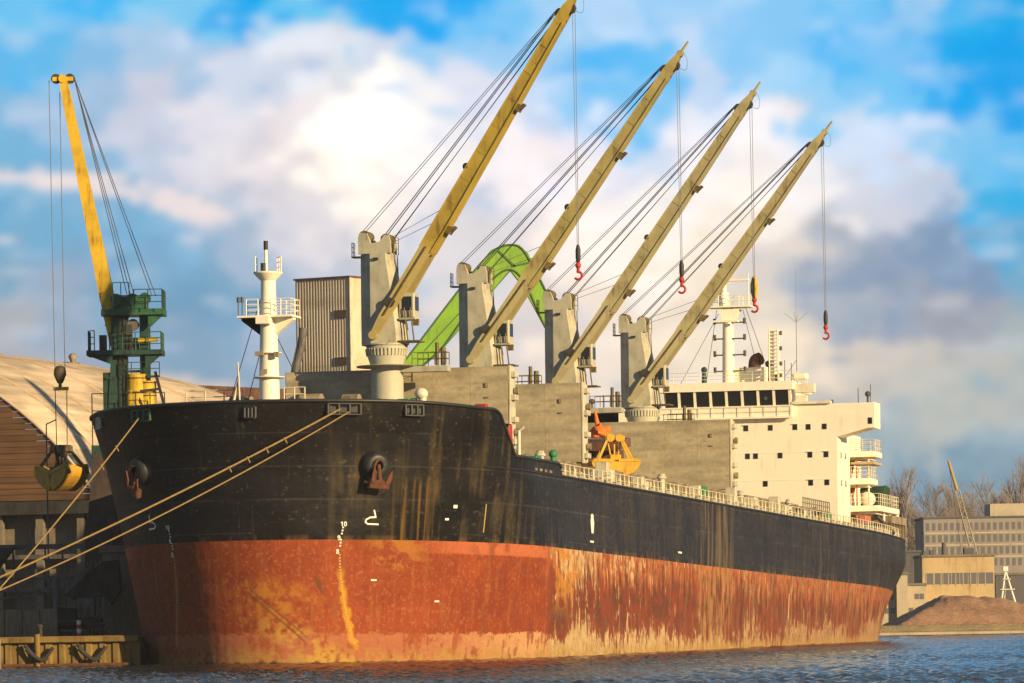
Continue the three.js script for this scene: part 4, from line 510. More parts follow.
  part('hook', [rod(V(end.x, hookY + 1.4, 0), V(end.x, hookY + 0.7, 0), 0.17, 0.12, 8), new THREE.SphereGeometry(0.24, 10, 8).translate(end.x, hookY + 1.15, 0), new THREE.TorusGeometry(0.3, 0.1, 8, 18, 4.6).rotateZ(-2.6).translate(end.x, hookY + 0.35, 0)], mat.hookRed, t);
  return t;
}
const jibOf = (r, g, b) => M(r, g, b, T.worn, 9);
deckCrane(37.8, 15.4, 26.6, 4.7, 'dark', jibOf(0.41, 0.3, 0.038), 'yellow-jibbed grey deck crane nearest the bow, tallest in view');
deckCrane(67.2, 17.1, 25.6, 5.9, 'dark', jibOf(0.4, 0.335, 0.12), 'grey deck crane second from the bow, before the lime green loader');
deckCrane(96.6, 17.1, 25.7, 6.5, 'yellow', jibOf(0.41, 0.36, 0.175), 'grey deck crane third from the bow with yellow striped hook block');
deckCrane(126, 17.8, 25.4, 6.1, 'dark', jibOf(0.41, 0.36, 0.175), 'grey deck crane nearest the white bridge');

// ---------------------------------------------------------------- grabs and loose things on deck
function grab(name, label, m, open, scale, colours, group) {
  const t = thing(name, label, 'grab', m, group), s = scale;
  part('grab_head', [chBox(-0.9 * s, 0.9 * s, 3.3 * s, 3.75 * s, -0.5 * s, 0.5 * s, 0.06), wheelZ(-0.4 * s, 3.5 * s, 0, 0.35 * s, 1.2 * s), wheelZ(0.4 * s, 3.5 * s, 0, 0.35 * s, 1.2 * s)], colours[1], t);
  for (const x of [-1, 1]) for (const z of [-1, 1]) part('grab_arm', [bar(V(x * 0.65 * s, 3.4 * s, z * 0.45 * s), V(x * (1.6 + open) * s, (1.35 + open * 0.3) * s, z * 1.0 * s), 0.18 * s, 0.2 * s)], colours[1], t);
  part('crosshead', [chBox(-0.5 * s, 0.5 * s, 1.3 * s, 2.0 * s, -0.9 * s, 0.9 * s, 0.06), rod(V(0, 2, 0), V(0, 3.4 * s, 0), 0.1 * s), bar(V(-0.3 * s, 1.8 * s, 0), V(-0.6 * s, 3.3 * s, 0), 0.3 * s, 0.12 * s), bar(V(0.3 * s, 1.8 * s, 0), V(0.6 * s, 3.3 * s, 0), 0.3 * s, 0.12 * s)], colours[1], t);
  for (const x of [-1, 1]) {
    const shell = (z0, dz) => { const pts = [[0, 1.35], [2.2, 1.45]]; for (let i = 0; i <= 10; i++) { const a = i / 10 * 1.45; pts.push([2.2 * Math.cos(a) * 0.99 + 0.02, 1.35 - 1.35 * Math.sin(a)]); } pts.push([0.02, 0.0]); return prism(pts.map((p) => [p[0] * s, p[1] * s]), dz * s, 0.03).translate(0, 0, z0 * s); };
    const g = merged([shell(-1.3, 2.6), chBox(0.2 * s, 2.1 * s, 1.3 * s, 1.6 * s, -1.35 * s, -1.1 * s, 0.03), chBox(0.2 * s, 2.1 * s, 1.3 * s, 1.6 * s, 1.1 * s, 1.35 * s, 0.03)]); if (x < 0) g.rotateY(Math.PI); g.rotateZ(x * open * 0.62).translate(x * open * 0.35 * s, open * 0.2 * s, 0);
    part('grab_shell', g, colours[0], t);
  }
  return t;
}
grab('cargo_grab', 'bright yellow clamshell grab standing on the ship deck beside the railing', at(shipM, 80, 19.8, 8.3, -1.2), 0.02, 0.98, [mat.grabYellow, mat.grabYellow], 'clamshell grabs');
single('orange_tarpaulin', [(() => { const g = new THREE.SphereGeometry(1, 18, 12); const P = g.attributes.position; for (let i = 0; i < P.count; i++) { const k = 0.55 + 0.9 * n3(P.getX(i) * 3 + 9, P.getY(i) * 3, P.getZ(i) * 3); P.setXYZ(i, P.getX(i) * 0.8 * k, Math.max(-0.4, P.getY(i) * 0.7 * k), P.getZ(i) * 1.0 * k); } g.computeVertexNormals(); return g; })(), rod(V(0, 0.3, -0.2), V(0, 1.9, -0.5), 0.26, 0.14)], mat.orange, 'crumpled bright orange tarpaulin on the hatch beside the third crane', 'tarpaulin', at(shipM, 88.6, 24.2, 5.0));
{
  const t = thing('covered_winch', 'dark green tarpaulin covered winch on the stern gallery', 'winch', at(shipM, 176.6, 20.7, 13.2));
  const g = new THREE.BoxGeometry(3.4, 2.2, 2.6, 10, 6, 8).translate(0, 1.1, 0), Q = g.attributes.position; for (let i = 0; i < Q.count; i++) { const k = 1 + 0.25 * (n3(Q.getX(i) * 1.6, Q.getY(i) * 1.6, Q.getZ(i) * 1.6 + 4) - 0.5); Q.setXYZ(i, Q.getX(i) * k * (1 - 0.12 * Q.getY(i)), Q.getY(i) * k, Q.getZ(i) * k); } g.computeVertexNormals();
  part('tarpaulin', [g], mat.tarp, t); part('bracket', [box(-1.9, 1.9, -0.02, 0.12, -1.2, 1.2)], mat.frame, t);
  single('white_drum', [new THREE.CylinderGeometry(0.75, 0.75, 0.9, 20).rotateZ(Math.PI / 2), new THREE.SphereGeometry(0.73, 16, 10).scale(0.5, 1, 1).translate(-0.45, 0, 0)], mat.white, 'white rounded drum in front of the dark green tarpaulin', 'drum', at(shipM, 174.0, 21.5, 12.9));
  single('red_ensign_box', [chBox(-0.4, 0.4, 0, 0.9, -0.35, 0.35, 0.04)], mat.red, 'small red box beside the dark green tarpaulin at the stern', 'box', at(shipM, 179.6, 21.9, 13.9));
}

// ---------------------------------------------------------------- the quay on the starboard side
const C0 = Math.cos(ROLL), S0 = Math.sin(ROLL);
function spot(px, py, depth) { const x = px - 512, y = 341.5 - py, a = x * C0 + y * S0, b = -x * S0 + y * C0 + 275.19; return V(a / FOCAL * depth, EYE + b / FOCAL * depth, -depth); }   // where a thing seen at that place stands, at a given distance
const QUAY = 2.15;
{
  const inv = shoreM.clone().invert(), w = (u, v) => { const p = V(u, 0, v).applyMatrix4(shoreM); return [p.x, -p.z]; };
  void inv;
  const outline = [[-400, 374], [-28.2, 374], w(38, -18.2), w(900, -18.2), [-1200, 1400], [-1200, 374]];
  const g = new THREE.ExtrudeGeometry(new THREE.Shape(outline.map((p) => new THREE.Vector2(p[0], p[1]))), { depth: 6, bevelEnabled: false }).rotateX(-Math.PI / 2).translate(0, QUAY - 6, 0);
  structure('quay_ground', [g], mat.stone);
  // quay wall: cap and sheet piles facing the water
  const wall = thing('quay_wall', 'rusty yellow sheet-pile quay wall beside the bow', 'quay wall', new THREE.Matrix4().makeTranslation(0, 0, -373.9));
  part('wall_cap', [chBox(-200, -28.1, QUAY - 0.35, QUAY + 0.12, 0, 0.6, 0.05)], mat.quay, wall);
  const prof = []; let x = -60; while (x < -28.9) { prof.push([x, 0.14], [x + 0.35, 0.14], [x + 0.5, 0], [x + 0.85, 0]); x += 1.0; }
  const shp = [...prof, [x, 0], [x, -0.2], [-60, -0.2]]; part('sheet_piles', [new THREE.ExtrudeGeometry(new THREE.Shape(shp.map((p) => new THREE.Vector2(p[0], -p[1]))), { depth: QUAY + 0.6, bevelEnabled: false }).rotateX(-Math.PI / 2).translate(0, -1.0, 0.12)], mat.quay, wall);
  part('waterline_rail', [box(-60, -28.4, 0.05, 0.25, 0.4, 0.55)], mat.rust, wall); part('corner_post', [cyl(-35.6, -0.5, QUAY + 0.3, 0.5, 0.22)], mat.quay, wall);
  for (const [xx, lab] of [[-40, 'cut off by the picture edge'], [-35.4, 'beside the corner post'], [-31.5, 'nearest the bow']]) single('fender_rope', [tube([V(xx - 1.1, QUAY - 0.5, 0.65), V(xx - 0.5, 0.95, 0.75), V(xx, 0.55, 0.8), V(xx + 0.55, 0.85, 0.75), V(xx + 1.0, QUAY - 0.7, 0.65)], 0.14, 24, 8), tube([V(xx - 1.0, QUAY - 0.8, 0.68), V(xx - 0.4, 0.8, 0.8), V(xx + 0.2, 0.5, 0.82), V(xx + 0.6, 0.75, 0.78)], 0.16, 20, 8)], mat.dark, `dark rope fender looped on the yellow quay wall, ${lab}`, 'fender', new THREE.Matrix4().makeTranslation(0, 0, -373.9), 'rope fenders on the quay wall');
}
// long vaulted shed
{
  const R = 36, cv = -72.9, cy = -5.2, u0 = 90, u1 = 177, base = QUAY, n = 44, a0 = Math.asin((base - cy) / R);
  const sh = thing('vaulted_shed', 'huge shed with a curved sand-coloured roof and brown boarded end', 'shed', shoreM);
  const pos = [], uv = [], idx = []; for (let i = 0; i <= n; i++) { const a = mix(a0, Math.PI - a0, i / n); for (const u of [u0 - 0.12, u1]) { pos.push(u, cy + R * Math.sin(a), cv + R * Math.cos(a)); uv.push(u / 30, R * a / 12); } } for (let i = 0; i < n; i++) { const k = 2 * i; idx.push(k, k + 1, k + 2, k + 1, k + 3, k + 2); }
  const g = new THREE.BufferGeometry(); g.setAttribute('position', new THREE.Float32BufferAttribute(pos, 3)); g.setAttribute('uv', new THREE.Float32BufferAttribute(uv, 2)); g.setIndex(idx); g.computeVertexNormals();
  const vm = new THREE.MeshStandardMaterial({ color: lin(0.82, 0.67, 0.48), roughness: 0.85, side: THREE.DoubleSide, map: (() => { const t = tex(512, 512, (u, v) => { const a = tfbm(u, v, 2, 231, 5, 1, 10), b = tfbm(u, v, 3, 235, 5), l = 0.84 + 0.5 * (a - 0.5) - 0.3 * step(0.5, 0.75, b); return [l, l * 0.96, l * 0.9]; }); return t; })() });
  const roof = part('roof', g, vm, sh);
  part('roof_edge', [tube(Array.from({ length: 40 }, (_, i) => { const a = mix(a0, Math.PI - a0, i / 39); return V(u0 - 0.1, cy + (R + 0.05) * Math.sin(a), cv + (R + 0.05) * Math.cos(a)); }), 0.16, 90, 6)], mat.vault, roof);
  parts('roof_seam', [100, 112, 126, 140, 156, 172].map((u) => tube(Array.from({ length: 30 }, (_, i) => { const a = mix(a0, 1.9, i / 29); return V(u, cy + (R + 0.04) * Math.sin(a), cv + (R + 0.04) * Math.cos(a)); }), 0.13, 60, 5)), mat.vault, roof);
  for (const [u, v] of [[138, -71], [158, -69.5], [120, -70]]) { const y = cy + Math.sqrt(R * R - (v - cv) ** 2); part('roof_ventilator', [chBox(u - 1.4, u + 1.4, y - 0.3, y + 0.3, v - 0.6, v + 0.6, 0.05), lathe([[0, 0.8], [0.3, 0.75], [0.5, 0.4], [0.3, 0], [0.3, -0.4]], 12).translate(u, y + 0.5, v)], mat.coaming, roof); }
  // boarded gable: each board is one piece
  const low = 14.6, bh = 0.55, bmats = [0.92, 1, 1.08].map((k) => M(0.2 * k, 0.105 * k, 0.05 * k, T.plank, 9, 0.9));
  for (let i = 0, y = low; y < 30.3; y += bh, i++) { const hw = (q) => Math.sqrt(Math.max(0.1, R * R - (q - cy) ** 2)) - 0.15, gb = prism([[-20, y], [hw(y), y], [hw(y + bh - 0.035), y + bh - 0.035], [-20, y + bh - 0.035]], 0.12).rotateY(-Math.PI / 2).translate(u0 + 0.06 + (i % 2) * 0.03, 0, cv); part('board', [gb], bmats[(i * 7) % 3], sh); }
  part('end_wall', [box(u0 + 0.25, u0 + 0.4, 13.9, 30, cv - 15, cv + 12), ...Array.from({ length: 16 }, (_, i) => { const y0 = 13.9 + i * 1.0, half = Math.sqrt(R * R - (y0 + 1 - cy) ** 2) - 0.8; return box(u0 + 0.25, u0 + 0.4, y0, y0 + 1, cv, cv + half); })], mat.dark, sh); part('end_beam', [box(u0 - 0.9, u0 + 0.3, 13.3, 14.5, cv - 20, cv + R - 3.2)], mat.dark, sh);
  for (let i = 0; i < 7; i++) part('column', [box(u0 - 0.2, u0 + 0.5, base, 13.3, cv + 8 + i * 4, cv + 8.7 + i * 4)], mat.pale, sh);
  part('low_wall', [box(u0 + 1.2, u0 + 1.5, base, 14.2, cv - 20, cv + R - 3.2)], mat.pale, sh); parts('floor_beam', [box(u0 - 0.3, u0 + 0.6, 9.2, 9.6, cv - 20, cv + R - 2.4), box(u0 - 0.3, u0 + 0.6, 6.2, 6.5, cv - 20, cv + R - 2.4)], mat.steel, sh);
}
// green and yellow harbour crane
{
  const D = 432, o = spot(134, 600, D), G = QUAY, m = new THREE.Matrix4().makeTranslation(o.x, 0, o.z), p = (px, py) => spot(px, py, D).sub(V(o.x, 0, o.z));
  const t = thing('harbour_crane', 'dark green slewing harbour crane with yellow jib behind the bow', 'crane', m);
  const y1 = p(134, 353).y, y2 = p(134, 314).y, yb = p(134, 412).y - 4;
  part('portal', [[-2.8, 2.8].flatMap((x) => [-2.6, 2.6].map((z) => bar(V(x * 1.25, G, z), V(x * 0.8, yb, z * 0.8), 0.7, 0.7))), chBox(-3.2, 3.2, yb, yb + 1.1, -2.8, 2.8, 0.08)], mat.towerGreen, t);
  part('tower_column', [column([[yb + 1.1, [[-2.1, -0.9], [-2.1, 0.9], [-0.3, 0.9], [-0.3, -0.9]]], [y1, [[-1.55, -0.8], [-1.55, 0.8], [-0.2, 0.8], [-0.2, -0.8]]], [y2, [[-1.5, -0.8], [-1.5, 0.8], [-0.1, 0.8], [-0.1, -0.8]]]]), chBox(-2.3, -1.7, yb + 4, yb + 7.4, -0.7, 0.7, 0.05)], mat.towerGreen, t);
  part('rear_column', [column([[yb + 4, [[0.9, -0.6], [0.9, 0.6], [1.7, 0.6], [1.7, -0.6]]], [y2, [[0.9, -0.7], [0.9, 0.7], [1.75, 0.7], [1.75, -0.7]]]])], mat.towerGreen, t);
  part('machine_house', [cyl(0.55, yb + 1.1, yb + 7.2, 0.6, 0.85, 0.85, 16), cyl(1.5, yb + 1.1, yb + 6.6, 0.5, 0.75, 0.75, 16), cyl(0.2, yb + 1.1, yb + 5.8, 0.9, 0.5, 0.5, 12), lathe([[0.9, 0], [0.9, 0.12]], 14).translate(0.55, yb + 4.5, 0.6)], mat.towerYellow, t, 'yellow drums between the green legs');
  parts('stay_leg', [bar(V(0.2, yb + 6.6, 1.2), V(2.4, yb + 1.1, 1.5), 0.22, 0.25), bar(V(2.2, yb + 7.4, 0.9), V(3.8, yb + 1.1, 1.2), 0.22, 0.25), bar(V(-0.3, yb + 5.6, 1.3), V(2.6, yb + 5.9, 1.3), 0.15, 0.2)], mat.dark, t);
  const pl = part('gallery', [chBox(-3.6, 2.9, y1 - 0.25, y1 + 0.2, -1.7, 1.7, 0.05), prism([[-3.5, 0], [-1.4, 0], [-1.4, -0.8]], 0.2).translate(0, y1 - 0.25, 1.2), prism([[1.4, -1.2], [1.4, 0], [2.8, 0]], 0.2).translate(0, y1 - 0.25, 1.2)], mat.towerGreen, t); part('gallery_railing', [rail([V(-2.9, y1 + 0.2, 1.6), V(-3.5, y1 + 0.2, 0.6), V(-3.5, y1 + 0.2, -1.6)], 1.7, 0.9, 0.05, 3), rail([V(-1.6, y1 + 0.2, 1.6), V(2.8, y1 + 0.2, 1.6), V(2.8, y1 + 0.2, -1.6)], 1.5, 1.2, 0.05, 3)], mat.towerPale, pl); part('cylinder_rod', [rod(V(0.8, y1 + 1.0, 1.2), V(2.5, y1 + 1.1, 1.2), 0.22)], mat.towerYellow, pl); parts('control_box', [chBox(-2.5, -1.9, y1 + 0.2, y1 + 1.5, 0.6, 1.5, 0.05), chBox(-0.3, 0.3, y1 + 0.2, y1 + 2.4, 0.4, 1.0, 0.05)], mat.dark, pl);
  const up = part('machine_deck', [chBox(-2.3, 3.1, y2 - 0.2, y2 + 0.35, -1.7, 1.7, 0.05), chBox(-1.4, 1.6, y2 + 0.35, y2 + 1.5, -1.0, 1.0, 0.08), wheelZ(-1, y2 + 1.2, 1.1, 0.5, 0.4), wheelZ(0.4, y2 + 1.2, 1.1, 0.5, 0.4), wheelZ(1.4, y2 + 1.3, 0.4, 0.5, 0.6), prism([[1.7, -1.2], [1.7, 0], [3, 0]], 0.2).translate(0, y2 - 0.2, 1.2)], mat.towerPale, t); part('deck_railing', [rail([V(0.6, y2 + 0.35, 2.45), V(3, y2 + 0.35, 2.45), V(3, y2 + 0.35, -1.6)], 1.6, 1.0, 0.045, 3), rail([V(-1.2, y2 + 0.35, 2.45), V(0.2, y2 + 0.35, 2.45)], 2.2, 0.8, 0.045, 2)], mat.towerGreen, up);
  for (const k of [0, 1, 2, 3, 4]) part('drum_band', [lathe([[0.87, 0], [0.87, 0.1]], 18).translate(0.55, yb + 2 + k * 1.2, 0.6), lathe([[0.77, 0], [0.77, 0.1]], 18).translate(1.5, yb + 2 + k * 1.1, 0.5)], mat.rust, t);
  part('column_ladder', [rod(V(-0.9, yb + 2, 0.98), V(-0.75, y2, 0.98), 0.04), rod(V(-0.5, yb + 2, 0.98), V(-0.35, y2, 0.98), 0.04), Array.from({ length: 26 }, (_, i) => rod(V(-0.9 + i * 0.006, yb + 2.2 + i * 0.42, 0.98), V(-0.5 + i * 0.006, yb + 2.2 + i * 0.42, 0.98), 0.025, 0.025, 4))], mat.dark, t);
  parts('slewing_gear', [chBox(-0.1, 0.8, y1 + 0.2, y1 + 1.3, -0.5, 0.4, 0.06), wheelZ(0.35, y1 + 2.4, 0.3, 0.5, 0.5), chBox(0.0, 0.9, y1 + 3.2, y1 + 3.9, -0.4, 0.3, 0.05)], mat.steel, t);
  parts('cross_strut', [bar(V(-0.2, y1 - 3.4, 0.5), V(1.2, y1 - 2.2, 0.5), 0.14, 0.14), bar(V(-0.2, y1 + 2.9, 0.6), V(1.2, y1 + 4.2, 0.6), 0.12, 0.12), bar(V(-0.1, y1 - 1.6, 0.6), V(1.1, y1 - 1.6, 0.6), 0.16, 0.2), bar(V(-2.1, yb + 6.9, 0.8), V(2.6, yb + 7.0, 0.9), 0.12, 0.18)], mat.towerGreen, t);
  part('lower_railing', [rail([V(-3.1, yb + 1.1, 2.7), V(3.1, yb + 1.1, 2.7)], 4.4, 1.2, 0.05, 3), rail([V(-0.6, yb + 7.1, 1.3), V(2.6, yb + 7.1, 1.3)], 1.1, 0.8, 0.04, 2)], mat.towerGreen, t);
  const foot = p(125, 386), tip = p(63, 79), d = tip.clone().sub(foot).normalize(), on = (k) => foot.clone().lerp(tip, k), nn = V(-d.y, d.x, 0);
  const jb = part('jib', [loft([[on(0), d, 0.35, 0.4], [on(0.16), d, 0.55, 0.6], [on(0.3), d, 0.62, 0.65], [on(0.6), d, 0.52, 0.52], [on(0.93), d, 0.4, 0.4], [on(1), d, 0.32, 0.4]])], mat.towerYellow, t, 'long yellow jib leaning out to the side');
  parts('jib_stiffener', [0.2, 0.28, 0.36, 0.45, 0.54, 0.63, 0.72, 0.81, 0.9].map((k) => { const h = mix(0.62, 0.4, clamp((k - 0.3) / 0.63)) + 0.02, z = mix(0.65, 0.4, clamp((k - 0.3) / 0.63)) + 0.02; return loft([[on(k), d, h, z], [on(k).addScaledVector(d, 0.07), d, h, z]]); }), mat.towerYellow, jb);
  for (const s of [1, -1]) part('head_sheave', [wheelZ(tip.x + s * 0.6, tip.y + 0.02, 0, 0.42, 0.45)], mat.sheave, jb); part('head_frame', [wheelZ(tip.x, tip.y, 0, 0.36, 1.0), box(tip.x - 0.9, tip.x + 0.9, tip.y - 0.2, tip.y + 0.15, -0.35, 0.35)], mat.towerYellow, jb);
  const lt = tip.clone().add(V(0.9, 0.3, 0)); parts('luffing_rope', [[-0.1, 0.4], [0.15, -0.4], [0.5, 0.4], [2.0, 0.2], [2.3, -0.2]].map(([x, z], i) => rod(V(x, y2 + 1.5, z), i < 3 ? on(0.62).addScaledVector(nn, -0.7).add(V(0, 0, z)).lerp(lt, 1) : lt, 0.035, 0.035, 5)), mat.wire, t);
  const hb = p(60, 376); parts('hoist_rope', [rod(tip.clone().add(V(-1.2, -0.1, 0)), V(p(55, 370).x, hb.y + 0.5, 0), 0.035, 0.035, 5), rod(on(0.96).addScaledVector(nn, 0.5), V(p(65, 370).x, hb.y + 0.5, 0), 0.035, 0.035, 5)], mat.wireGrey, t);
  const blk = part('hook_block', [lathe([[0, -0.75], [0.25, -0.6], [0.55, 0.1], [0.5, 0.6], [0.3, 0.85], [0, 0.9]], 18).scale(1, 1, 0.6).translate(hb.x, hb.y, 0), rod(V(hb.x, hb.y - 0.7, 0), V(hb.x, hb.y - 1.2, 0), 0.16)], mat.grabDark, t, 'pear-shaped hook block'); void blk;
  const sp = p(61, 389); part('spreader', [chBox(sp.x - 0.65, sp.x + 0.65, sp.y - 0.12, sp.y + 0.18, -0.15, 0.15, 0.03), rod(V(hb.x, hb.y - 1.1, 0), V(sp.x, sp.y, 0), 0.08)], mat.towerYellow, t);
  const gb = p(62, 492); parts('sling_rope', [-0.5, 0.5].map((x) => rod(V(sp.x + x, sp.y, 0), V(sp.x + x * 0.9, gb.y + 3.9, 0), 0.04, 0.04, 5)), mat.wire, t);
  const gp = spot(62, 492, D); grab('hanging_grab', 'open yellow-brown clamshell grab hanging from the green harbour crane', new THREE.Matrix4().makeTranslation(gp.x, gp.y, gp.z).multiply(new THREE.Matrix4().makeRotationY(-0.75)), 0.5, 1.05, [M(0.5, 0.27, 0.02, T.worn, 4), mat.grabDark], 'clamshell grabs');
}
// quay gear in the shade of the bow
{
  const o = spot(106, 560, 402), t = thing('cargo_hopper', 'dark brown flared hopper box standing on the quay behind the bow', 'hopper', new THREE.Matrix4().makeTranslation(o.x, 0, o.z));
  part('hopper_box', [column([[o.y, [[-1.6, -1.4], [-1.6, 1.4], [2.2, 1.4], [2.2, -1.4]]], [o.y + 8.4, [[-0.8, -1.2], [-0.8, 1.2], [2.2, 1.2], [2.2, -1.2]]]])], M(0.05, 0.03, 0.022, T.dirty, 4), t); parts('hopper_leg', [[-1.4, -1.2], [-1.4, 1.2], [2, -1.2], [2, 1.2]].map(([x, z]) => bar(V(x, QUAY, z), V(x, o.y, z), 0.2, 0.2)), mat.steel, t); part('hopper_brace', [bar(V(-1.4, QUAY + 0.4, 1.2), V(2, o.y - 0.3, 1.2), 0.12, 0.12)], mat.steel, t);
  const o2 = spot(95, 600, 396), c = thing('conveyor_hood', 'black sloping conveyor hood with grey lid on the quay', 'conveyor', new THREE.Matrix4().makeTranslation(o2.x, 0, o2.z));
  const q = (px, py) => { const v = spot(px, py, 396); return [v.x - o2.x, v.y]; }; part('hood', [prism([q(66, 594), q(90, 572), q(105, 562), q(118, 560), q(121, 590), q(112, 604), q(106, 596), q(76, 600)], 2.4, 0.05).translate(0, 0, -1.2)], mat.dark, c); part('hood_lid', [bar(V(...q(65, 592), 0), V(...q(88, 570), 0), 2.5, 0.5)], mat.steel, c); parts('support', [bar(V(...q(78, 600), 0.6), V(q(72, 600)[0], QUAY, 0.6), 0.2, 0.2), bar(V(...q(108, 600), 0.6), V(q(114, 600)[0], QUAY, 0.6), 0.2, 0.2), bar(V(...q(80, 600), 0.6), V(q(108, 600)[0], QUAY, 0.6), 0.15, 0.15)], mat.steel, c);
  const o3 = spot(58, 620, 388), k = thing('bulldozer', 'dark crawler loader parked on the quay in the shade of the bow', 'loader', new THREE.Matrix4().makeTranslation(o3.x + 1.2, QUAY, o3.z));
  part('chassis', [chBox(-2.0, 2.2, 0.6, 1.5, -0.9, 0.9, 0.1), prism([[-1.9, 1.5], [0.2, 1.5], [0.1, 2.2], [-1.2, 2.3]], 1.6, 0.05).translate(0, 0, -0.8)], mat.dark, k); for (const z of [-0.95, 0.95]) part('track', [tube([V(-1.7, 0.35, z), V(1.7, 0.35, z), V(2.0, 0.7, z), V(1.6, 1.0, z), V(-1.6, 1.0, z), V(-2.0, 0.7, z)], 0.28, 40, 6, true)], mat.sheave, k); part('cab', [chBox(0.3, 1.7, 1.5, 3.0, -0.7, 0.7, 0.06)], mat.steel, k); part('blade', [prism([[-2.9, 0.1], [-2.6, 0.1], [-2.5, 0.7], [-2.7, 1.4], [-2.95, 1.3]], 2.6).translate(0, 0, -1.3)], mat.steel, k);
  // pale screen, posts and a striped bollard
  const s1 = spot(20, 600, 383); const sc = thing('quay_screen', 'pale concrete block wall along the quay edge', 'wall', new THREE.Matrix4().makeTranslation(s1.x, QUAY, s1.z)); for (let i = 0; i < 6; i++) part('block', [chBox(-5.2 + i * 1.35, -3.9 + i * 1.35, 0, 2.1 + (i % 2) * 0.08, -0.3, 0.3, 0.04)], mat.pale, sc);
  const wx = spot(128, 560, 398); single('concrete_bastion', [chBox(-2.2, 2.4, 0, 6.6, -1, 1, 0.06), chBox(-2.4, 2.6, 6.6, 7.2, -1.2, 1.2, 0.06)], mat.pale, 'pale concrete pier just behind the bow on the quay', 'pier', new THREE.Matrix4().makeTranslation(wx.x, QUAY, wx.z - 3));
  const bp = spot(79, 620, 380), b = thing('striped_post', 'short red and white striped post on the quay edge', 'post', new THREE.Matrix4().makeTranslation(bp.x, QUAY, bp.z)); for (let i = 0; i < 4; i++) part('stripe', [cyl(0, i * 0.32, i * 0.32 + 0.32, 0, 0.17, 0.17, 12)], i % 2 ? mat.mortarWhite : mat.hookRed, b);
  for (const [px, lab] of [[40, 'leftmost'], [92, 'middle'], [101, 'rightmost']]) { const v = spot(px, 620, 379); single('mooring_bollard', [lathe([[0.24, 0], [0.2, 0.1], [0.17, 0.7], [0.32, 0.85], [0.3, 1.0], [0, 1.05]], 16)], mat.dark, `dark iron mooring bollard, ${lab} of three on the quay edge`, 'bollard', new THREE.Matrix4().makeTranslation(v.x, QUAY, v.z), 'quay bollards'); }
  // overhead pipe trestle under the shed
  const tr = spot(30, 560, 410), tt = thing('pipe_trestle', 'steel pipe trestle with slanting legs before the shed', 'trestle', new THREE.Matrix4().makeTranslation(tr.x, 0, tr.z));
  for (const x of [-3.6, -1.4, 1.2, 2.6, 4.2, 5.2]) part('trestle_leg', [bar(V(x + 0.5, QUAY, 0), V(x, 9.5, 0), 0.16, 0.16)], mat.steel, tt); parts('trestle_beam', [bar(V(-6, 6.9, 0), V(6.4, 6.9, 0), 0.2, 0.25), bar(V(-6, 5.0, 0), V(6.4, 6.2, 0.3), 0.2, 0.2), bar(V(-6, 9.5, 0), V(6.4, 9.5, 0), 0.3, 0.4)], mat.steel, tt); part('chute', [prism([[-6, 9.4], [-1.2, 9.4], [-2.6, 7.6], [-5.2, 7.3]], 1.6, 0.05)], mat.dark, tt); part('pipe', [rod(V(2.2, QUAY, 0.8), V(2.2, 6.9, 0.8), 0.3, 0.3, 12)], mat.steel, tt);
  const lp = spot(47, 470, 440); single('lamp_post', [rod(V(0, QUAY, 0), V(0, lp.y + 4, 0), 0.1, 0.06), bar(V(0, lp.y + 4, 0), V(0.9, lp.y + 4.4, 0), 0.1, 0.1)], mat.steel, 'thin grey lamp post in front of the shed gable', 'lamp post', new THREE.Matrix4().makeTranslation(lp.x, 0, lp.z));
}
// mooring ropes
{
  const rope = (a, w, s, q, drop, r, lab, wraps = []) => { const p = hull(a, w, s).add(hullN(a, w, s).multiplyScalar(0.25)).applyMatrix4(shipM), pts = sag(p, q, drop); const g = [tube(pts, r, 60, 6)]; for (const k of wraps) { const c = pts[Math.round(k * 24)]; g.push(tube([c.clone().add(V(-0.1, 0.05, 0.05)), c.clone().add(V(0.06, -0.22, 0.12)), c.clone().add(V(0.12, -0.36, 0.1))], 0.06, 8, 5)); } single('mooring_rope', g, mat.rope, lab, 'rope', null, 'mooring ropes'); };
  const b1 = V(-44, QUAY + 0.75, -351), b2 = V(-39.4, QUAY + 0.3, -354.5);
  single('mooring_dolphin', [chBox(-50, -37, -3, QUAY, -361, -346, 0.15)], mat.stone, 'concrete mooring dolphin just outside the picture, holding the bow ropes', 'dolphin');
  rope(7.0, 21.4, 1, b1.clone().add(V(0, 0.3, 0)), 0.5, 0.08, 'upper tan mooring rope from the port bow fairlead to the quay', [0.13, 0.17, 0.21, 0.25]);
  rope(7.6, 21.2, 1, b1.clone().add(V(0.2, -0.3, 0.5)), 0.9, 0.062, 'lower thin tan mooring rope from the port bow fairlead', []);
  rope(8.3, 21.2, -1, b2, 0.35, 0.062, 'short steep mooring rope from the pale green starboard fairlead', [0.12, 0.2]);
  for (const [b, l] of [[b1, 'double'], [b2, 'single']]) single('mooring_bollard', [lathe([[0.34, 0], [0.3, 0.1], [0.25, 1.0], [0.42, 1.15], [0.4, 1.35], [0, 1.4]], 16)], mat.dark, `stout iron bollard on the quay holding ${l === 'double' ? 'two ropes' : 'one rope'}`, 'bollard', new THREE.Matrix4().makeTranslation(b.x, QUAY, b.z), 'rope bollards');
}
